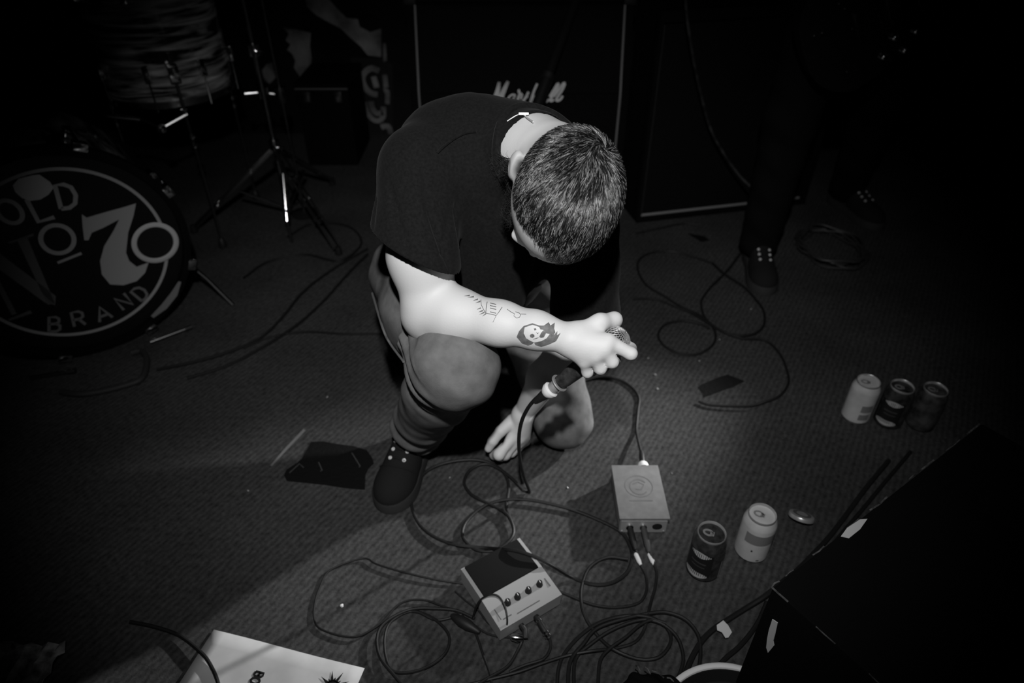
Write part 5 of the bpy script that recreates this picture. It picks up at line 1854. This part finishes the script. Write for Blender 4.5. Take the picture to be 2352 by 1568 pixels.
for s in (0.06, LC - 0.06):
    for t_ in (0.05, WC - 0.05):
        q = ca + ce1 * s + ce2 * t_
        MB().cyl(q, q + Vector((0, 0, 0.009)), 0.014, n=10).build('foot', M_RUBBER, case)

tp_ = [PZ(*q, 0.03) for q in ((1567, 1553), (1670, 1528), (1775, 1568))]
A2, B2, C2 = [Vector((q.x, q.y)) for q in tp_]
Dn = 2 * (A2.x * (B2.y - C2.y) + B2.x * (C2.y - A2.y) + C2.x * (A2.y - B2.y))
ux = ((A2.length_squared) * (B2.y - C2.y) + (B2.length_squared) * (C2.y - A2.y) + (C2.length_squared) * (A2.y - B2.y)) / Dn
uy = ((A2.length_squared) * (C2.x - B2.x) + (B2.length_squared) * (A2.x - C2.x) + (C2.length_squared) * (B2.x - A2.x)) / Dn
TRr = (A2 - Vector((ux, uy))).length
tray = thing('round_tray', (ux, uy, 0), 'round shallow black tray with a white rim on the carpet', 'tray')
MB().lathe([(0.0, 0.002), (TRr - 0.012, 0.002), (TRr - 0.003, 0.026), (TRr - 0.006, 0.026), (TRr - 0.016, 0.005), (0.0, 0.005)], (ux, uy, 0), None, 72).build('dish', M_RUBBER, tray)
MB().lathe([(TRr + 0.0055 * math.cos(a), 0.028 + 0.0050 * math.sin(a)) for a in np.linspace(0, 6.2832, 10, endpoint=False)], (ux, uy, 0), None, 72, True).build('rim', M_WHITE, tray)
MB().lathe([(TRr * 0.78 - 0.002, 0.0055), (TRr * 0.78, 0.0065), (TRr * 0.78 + 0.002, 0.0055)], (ux, uy, 0), None, 60).build('inner_ridge', mat('satin_black', 0.02, 0.3), tray) if False else None
bag = SDF((0.12, 0.36, 0.0), (0.36, 0.62, 0.09), 0.004)
bq = PZ(1500, 1580, 0.03)
bag.ell((bq.x, bq.y - 0.03, 0.028), rotz(0.5), (0.062, 0.050, 0.030), 0.02)
bag.cap((bq.x - 0.03, bq.y + 0.0, 0.03), (bq.x + 0.045, bq.y - 0.028, 0.03), 0.022, 0.018, 0.02)
V, Q = bag.mesh()
V = smoothV(V, Q, 1)
V += 0.0025 * np.stack([np.sin(V[:, 1] * 160 + V[:, 2] * 220), np.sin(V[:, 0] * 190), np.sin(V[:, 0] * 150 + V[:, 1] * 170)], 1)
V[:, 2] = np.maximum(V[:, 2], 0.0)
bg = link_mesh('cloth_bag', np_mesh('bag', V, Q), M_BLACK, None, 60)
tag(bg, 'small crumpled black cloth bag with frayed pale edge by the round tray', 'bag')
fr = MB()
for a, b, c_, d_ in ((1460, 1528, 1470, 1540), (1482, 1532, 1494, 1548), (1497, 1540, 1525, 1556), (1532, 1556, 1548, 1566)):
    q0, q1 = PZ(a, b, 0.05), PZ(c_, d_, 0.05)
    fr.tube([q0, (q0 + q1) / 2 + Vector((0, 0.002, 0.002)), q1], 0.0012, 5)
fr.build('frayed_edge', wm, bg)

# ================================================================== GUITARIST IN THE DARK
gp = thing('person', (0.95, 2.0, 0), 'standing person in black holding a guitar in the dark beside the cabinets', 'person')
FT = PZ(1757, 680, 0.0)
gb = SDF((0.45, 1.55, 0.0), (1.55, 2.65, 1.90), 0.0075)
hipA, hipB = Vector((0.90, 2.12, 0.92)), Vector((1.10, 2.16, 0.92))
ankA, ankB = Vector((FT.x + 0.02, FT.y + 0.20, 0.09)), Vector((1.30, 2.48, 0.09))
kneA, kneB = Vector((0.845, 2.06, 0.50)), Vector((1.22, 2.30, 0.50))
gb.cap((1.0, 2.14, 0.95), (1.0, 2.14, 1.15), 0.135, 0.13, 0.04)
gb.ell((1.0, 2.14, 1.30), Matrix.Identity(3), (0.185, 0.115, 0.20), 0.06)
gb.cap((0.83, 2.14, 1.43), (1.17, 2.14, 1.43), 0.058, 0.058, 0.06)
gb.cap((1.0, 2.13, 1.45), (1.0, 2.10, 1.58), 0.055, 0.052, 0.02)
gb.ell((1.0, 2.07, 1.68), Matrix.Identity(3), (0.075, 0.095, 0.112), 0.02)
gb.ell((1.0, 1.975, 1.665), Matrix.Identity(3), (0.012, 0.018, 0.022), 0.01)
gb.chain([(0.83, 2.14, 1.42), (0.76, 2.12, 1.14), (0.90, 1.92, 0.98)], [0.052, 0.043, 0.030], 0.03)
gb.chain([(1.17, 2.14, 1.42), (1.27, 2.10, 1.15), (1.36, 1.90, 1.10)], [0.052, 0.043, 0.030], 0.03)
for hx, sg in ((Vector((0.905, 1.905, 0.955)), 1), (Vector((1.365, 1.885, 1.09)), -1)):
    gb.ell(hx, Matrix.Identity(3), (0.034, 0.030, 0.040), 0.02)
    for k_ in range(4):
        b_ = hx + Vector((sg * 0.02, -0.015, 0.022 - 0.016 * k_))
        gb.chain([b_, b_ + Vector((sg * 0.03, -0.02, -0.006)), b_ + Vector((sg * 0.045, 0.0, -0.016))], [0.0105, 0.0095, 0.0085], 0.008)
    gb.chain([hx + Vector((0, -0.01, 0.03)), hx + Vector((sg * 0.03, -0.03, 0.045))], [0.012, 0.0095], 0.008)
V, Q = gb.mesh()
V = smoothV(V, Q, 1)
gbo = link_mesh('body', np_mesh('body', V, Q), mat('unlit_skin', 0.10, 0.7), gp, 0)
gbo.data.polygons.foreach_set('use_smooth', [True] * len(gbo.data.polygons))
gt = SDF((0.55, 1.6, 0.0), (1.45, 2.6, 1.1), 0.007)
gt.cap((0.95, 2.14, 0.97), (1.05, 2.14, 0.97), 0.125, 0.125, 0.03)
gt.chain([hipA, kneA, ankA], [0.105, 0.078, 0.062], 0.03)
gt.chain([hipB, kneB, ankB], [0.105, 0.078, 0.062], 0.03)
V, Q = gt.mesh()
V = smoothV(V, Q, 2)
V += 0.003 * np.sin(V[:, 2:3] * 60 + V[:, 0:1] * 40) * np.array([[1, 1, 0]])
tr = link_mesh('trousers', np_mesh('trousers', V, Q), M_CLOTH2, gp, 0)
tr.data.polygons.foreach_set('use_smooth', [True] * len(tr.data.polygons))
ts = SDF((0.55, 1.9, 0.9), (1.45, 2.4, 1.6), 0.008)
ts.cap((1.0, 2.14, 0.98), (1.0, 2.14, 1.15), 0.150, 0.145, 0.04)
ts.ell((1.0, 2.14, 1.30), Matrix.Identity(3), (0.200, 0.130, 0.205), 0.06)
ts.cap((0.83, 2.14, 1.43), (1.17, 2.14, 1.43), 0.070, 0.070, 0.06)
ts.cap((0.83, 2.14, 1.42), (0.775, 2.125, 1.22), 0.068, 0.066, 0.03)
ts.cap((1.17, 2.14, 1.42), (1.25, 2.105, 1.22), 0.068, 0.066, 0.03)
V, Q = ts.mesh()
V = smoothV(V, Q, 1)
link_mesh('t_shirt', np_mesh('t_shirt', V, Q), M_CLOTH2, gp, 60)
hr = SDF((0.88, 1.9, 1.55), (1.12, 2.22, 1.84), 0.006)
hr.ell((1.0, 2.085, 1.70), Matrix.Identity(3), (0.085, 0.105, 0.110), 0.02)
hr.ell((1.0, 1.95, 1.64), Matrix.Identity(3), (0.075, 0.06, 0.09), 0.01, sub=True)
V, Q = hr.mesh()
link_mesh('hair', np_mesh('hair', V, Q), mat('unlit_hair', 0.008, 0.8), gp, 60)
sA = shoe(Vector((FT.x + 0.03, FT.y + 0.27, 0)), Vector((FT.x, FT.y, 0)), 'shoe')
sB = shoe(Vector((1.29, 2.55, 0)), Vector((1.37, 2.28, 0)), 'shoe')
for s_ in (sA, sB):
    s_.parent = gp
    s_.matrix_parent_inverse = gp.matrix_world.inverted()

# guitar: single-cut body with four knobs, facing the camera
GY = 1.90
gk = [PY(2018, 123, GY), PY(2066, 108, GY), PY(2043, 79, GY), PY(2092, 64, GY)]
gc = PY(2000, 40, GY)
gtr = thing('electric_guitar', (gc.x, GY, gc.z), 'dark electric guitar with four small shiny knobs hanging in front of the standing person', 'guitar')
gu = Vector((0.86, 0, 0.50)).normalized()       # towards the neck
gw = Vector((-gu.z, 0, gu.x))
outl = [(-0.20, 0.0), (-0.185, 0.09), (-0.12, 0.15), (-0.03, 0.14), (0.05, 0.105), (0.12, 0.125), (0.19, 0.12), (0.21, 0.06), (0.20, 0.02), (0.20, -0.03), (0.17, -0.045), (0.18, -0.10), (0.13, -0.125), (0.05, -0.10), (-0.03, -0.14), (-0.12, -0.15), (-0.185, -0.09)]
go = gc + gu * 0.02
ring_ = spline([go + gu * a + gw * b for a, b in outl], 0.012, True)
MB().prism([q + Vector((0, 0.022, 0)) for q in ring_], (0, -0.044, 0)).build('body', mat('black_lacquer', 0.006, 0.3), gtr, 40)
MB().box(go + gu * 0.48 + Vector((0, -0.018, 0)), (0.58, 0.024, 0.048), Matrix((gu, Vector((0, 1, 0)), gw)).transposed(), 0.006).build('neck', mat('dark_neck', 0.012, 0.5), gtr)
MB().box(go + gu * 0.84 + Vector((0, -0.012, 0)), (0.18, 0.018, 0.085), Matrix((gu, Vector((0, 1, 0)), gw)).transposed(), 0.006).build('headstock', mat('dark_neck', 0.012, 0.5), gtr)
for q in gk:
    q2 = Vector((q.x, GY - 0.022, q.z))
    MB().lathe([(0.0, 0.018), (0.004, 0.0172), (0.0075, 0.0145), (0.0095, 0.010), (0.010, 0.004), (0.011, 0.0)], q2, frame((0, -1, 0)), 16).build('knob', M_CHROME, gtr)
for a in ((1927, 9), (1940, 20), (1957, 66), (2012, 20), (2018, 36), (2023, 52), (1945, 165), (1888, 76), (1870, 82)):
    q = PY(*a, GY - 0.03)
    MB().lathe([(0.0, 0.004), (0.003, 0.003), (0.004, 0.0)], q, frame((0, -1, 0)), 10).build('screw', M_DCHROME, gtr)
for a in (0.03, 0.10):
    MB().box(go + gu * a + Vector((0, -0.025, 0)), (0.035, 0.012, 0.075), Matrix((gu, Vector((0, 1, 0)), gw)).transposed(), 0.004).build('pickup', M_DCHROME, gtr)
MB().box(go - gu * 0.06 + Vector((0, -0.027, 0)), (0.014, 0.012, 0.08), Matrix((gu, Vector((0, 1, 0)), gw)).transposed(), 0.003).build('bridge', M_DCHROME, gtr)
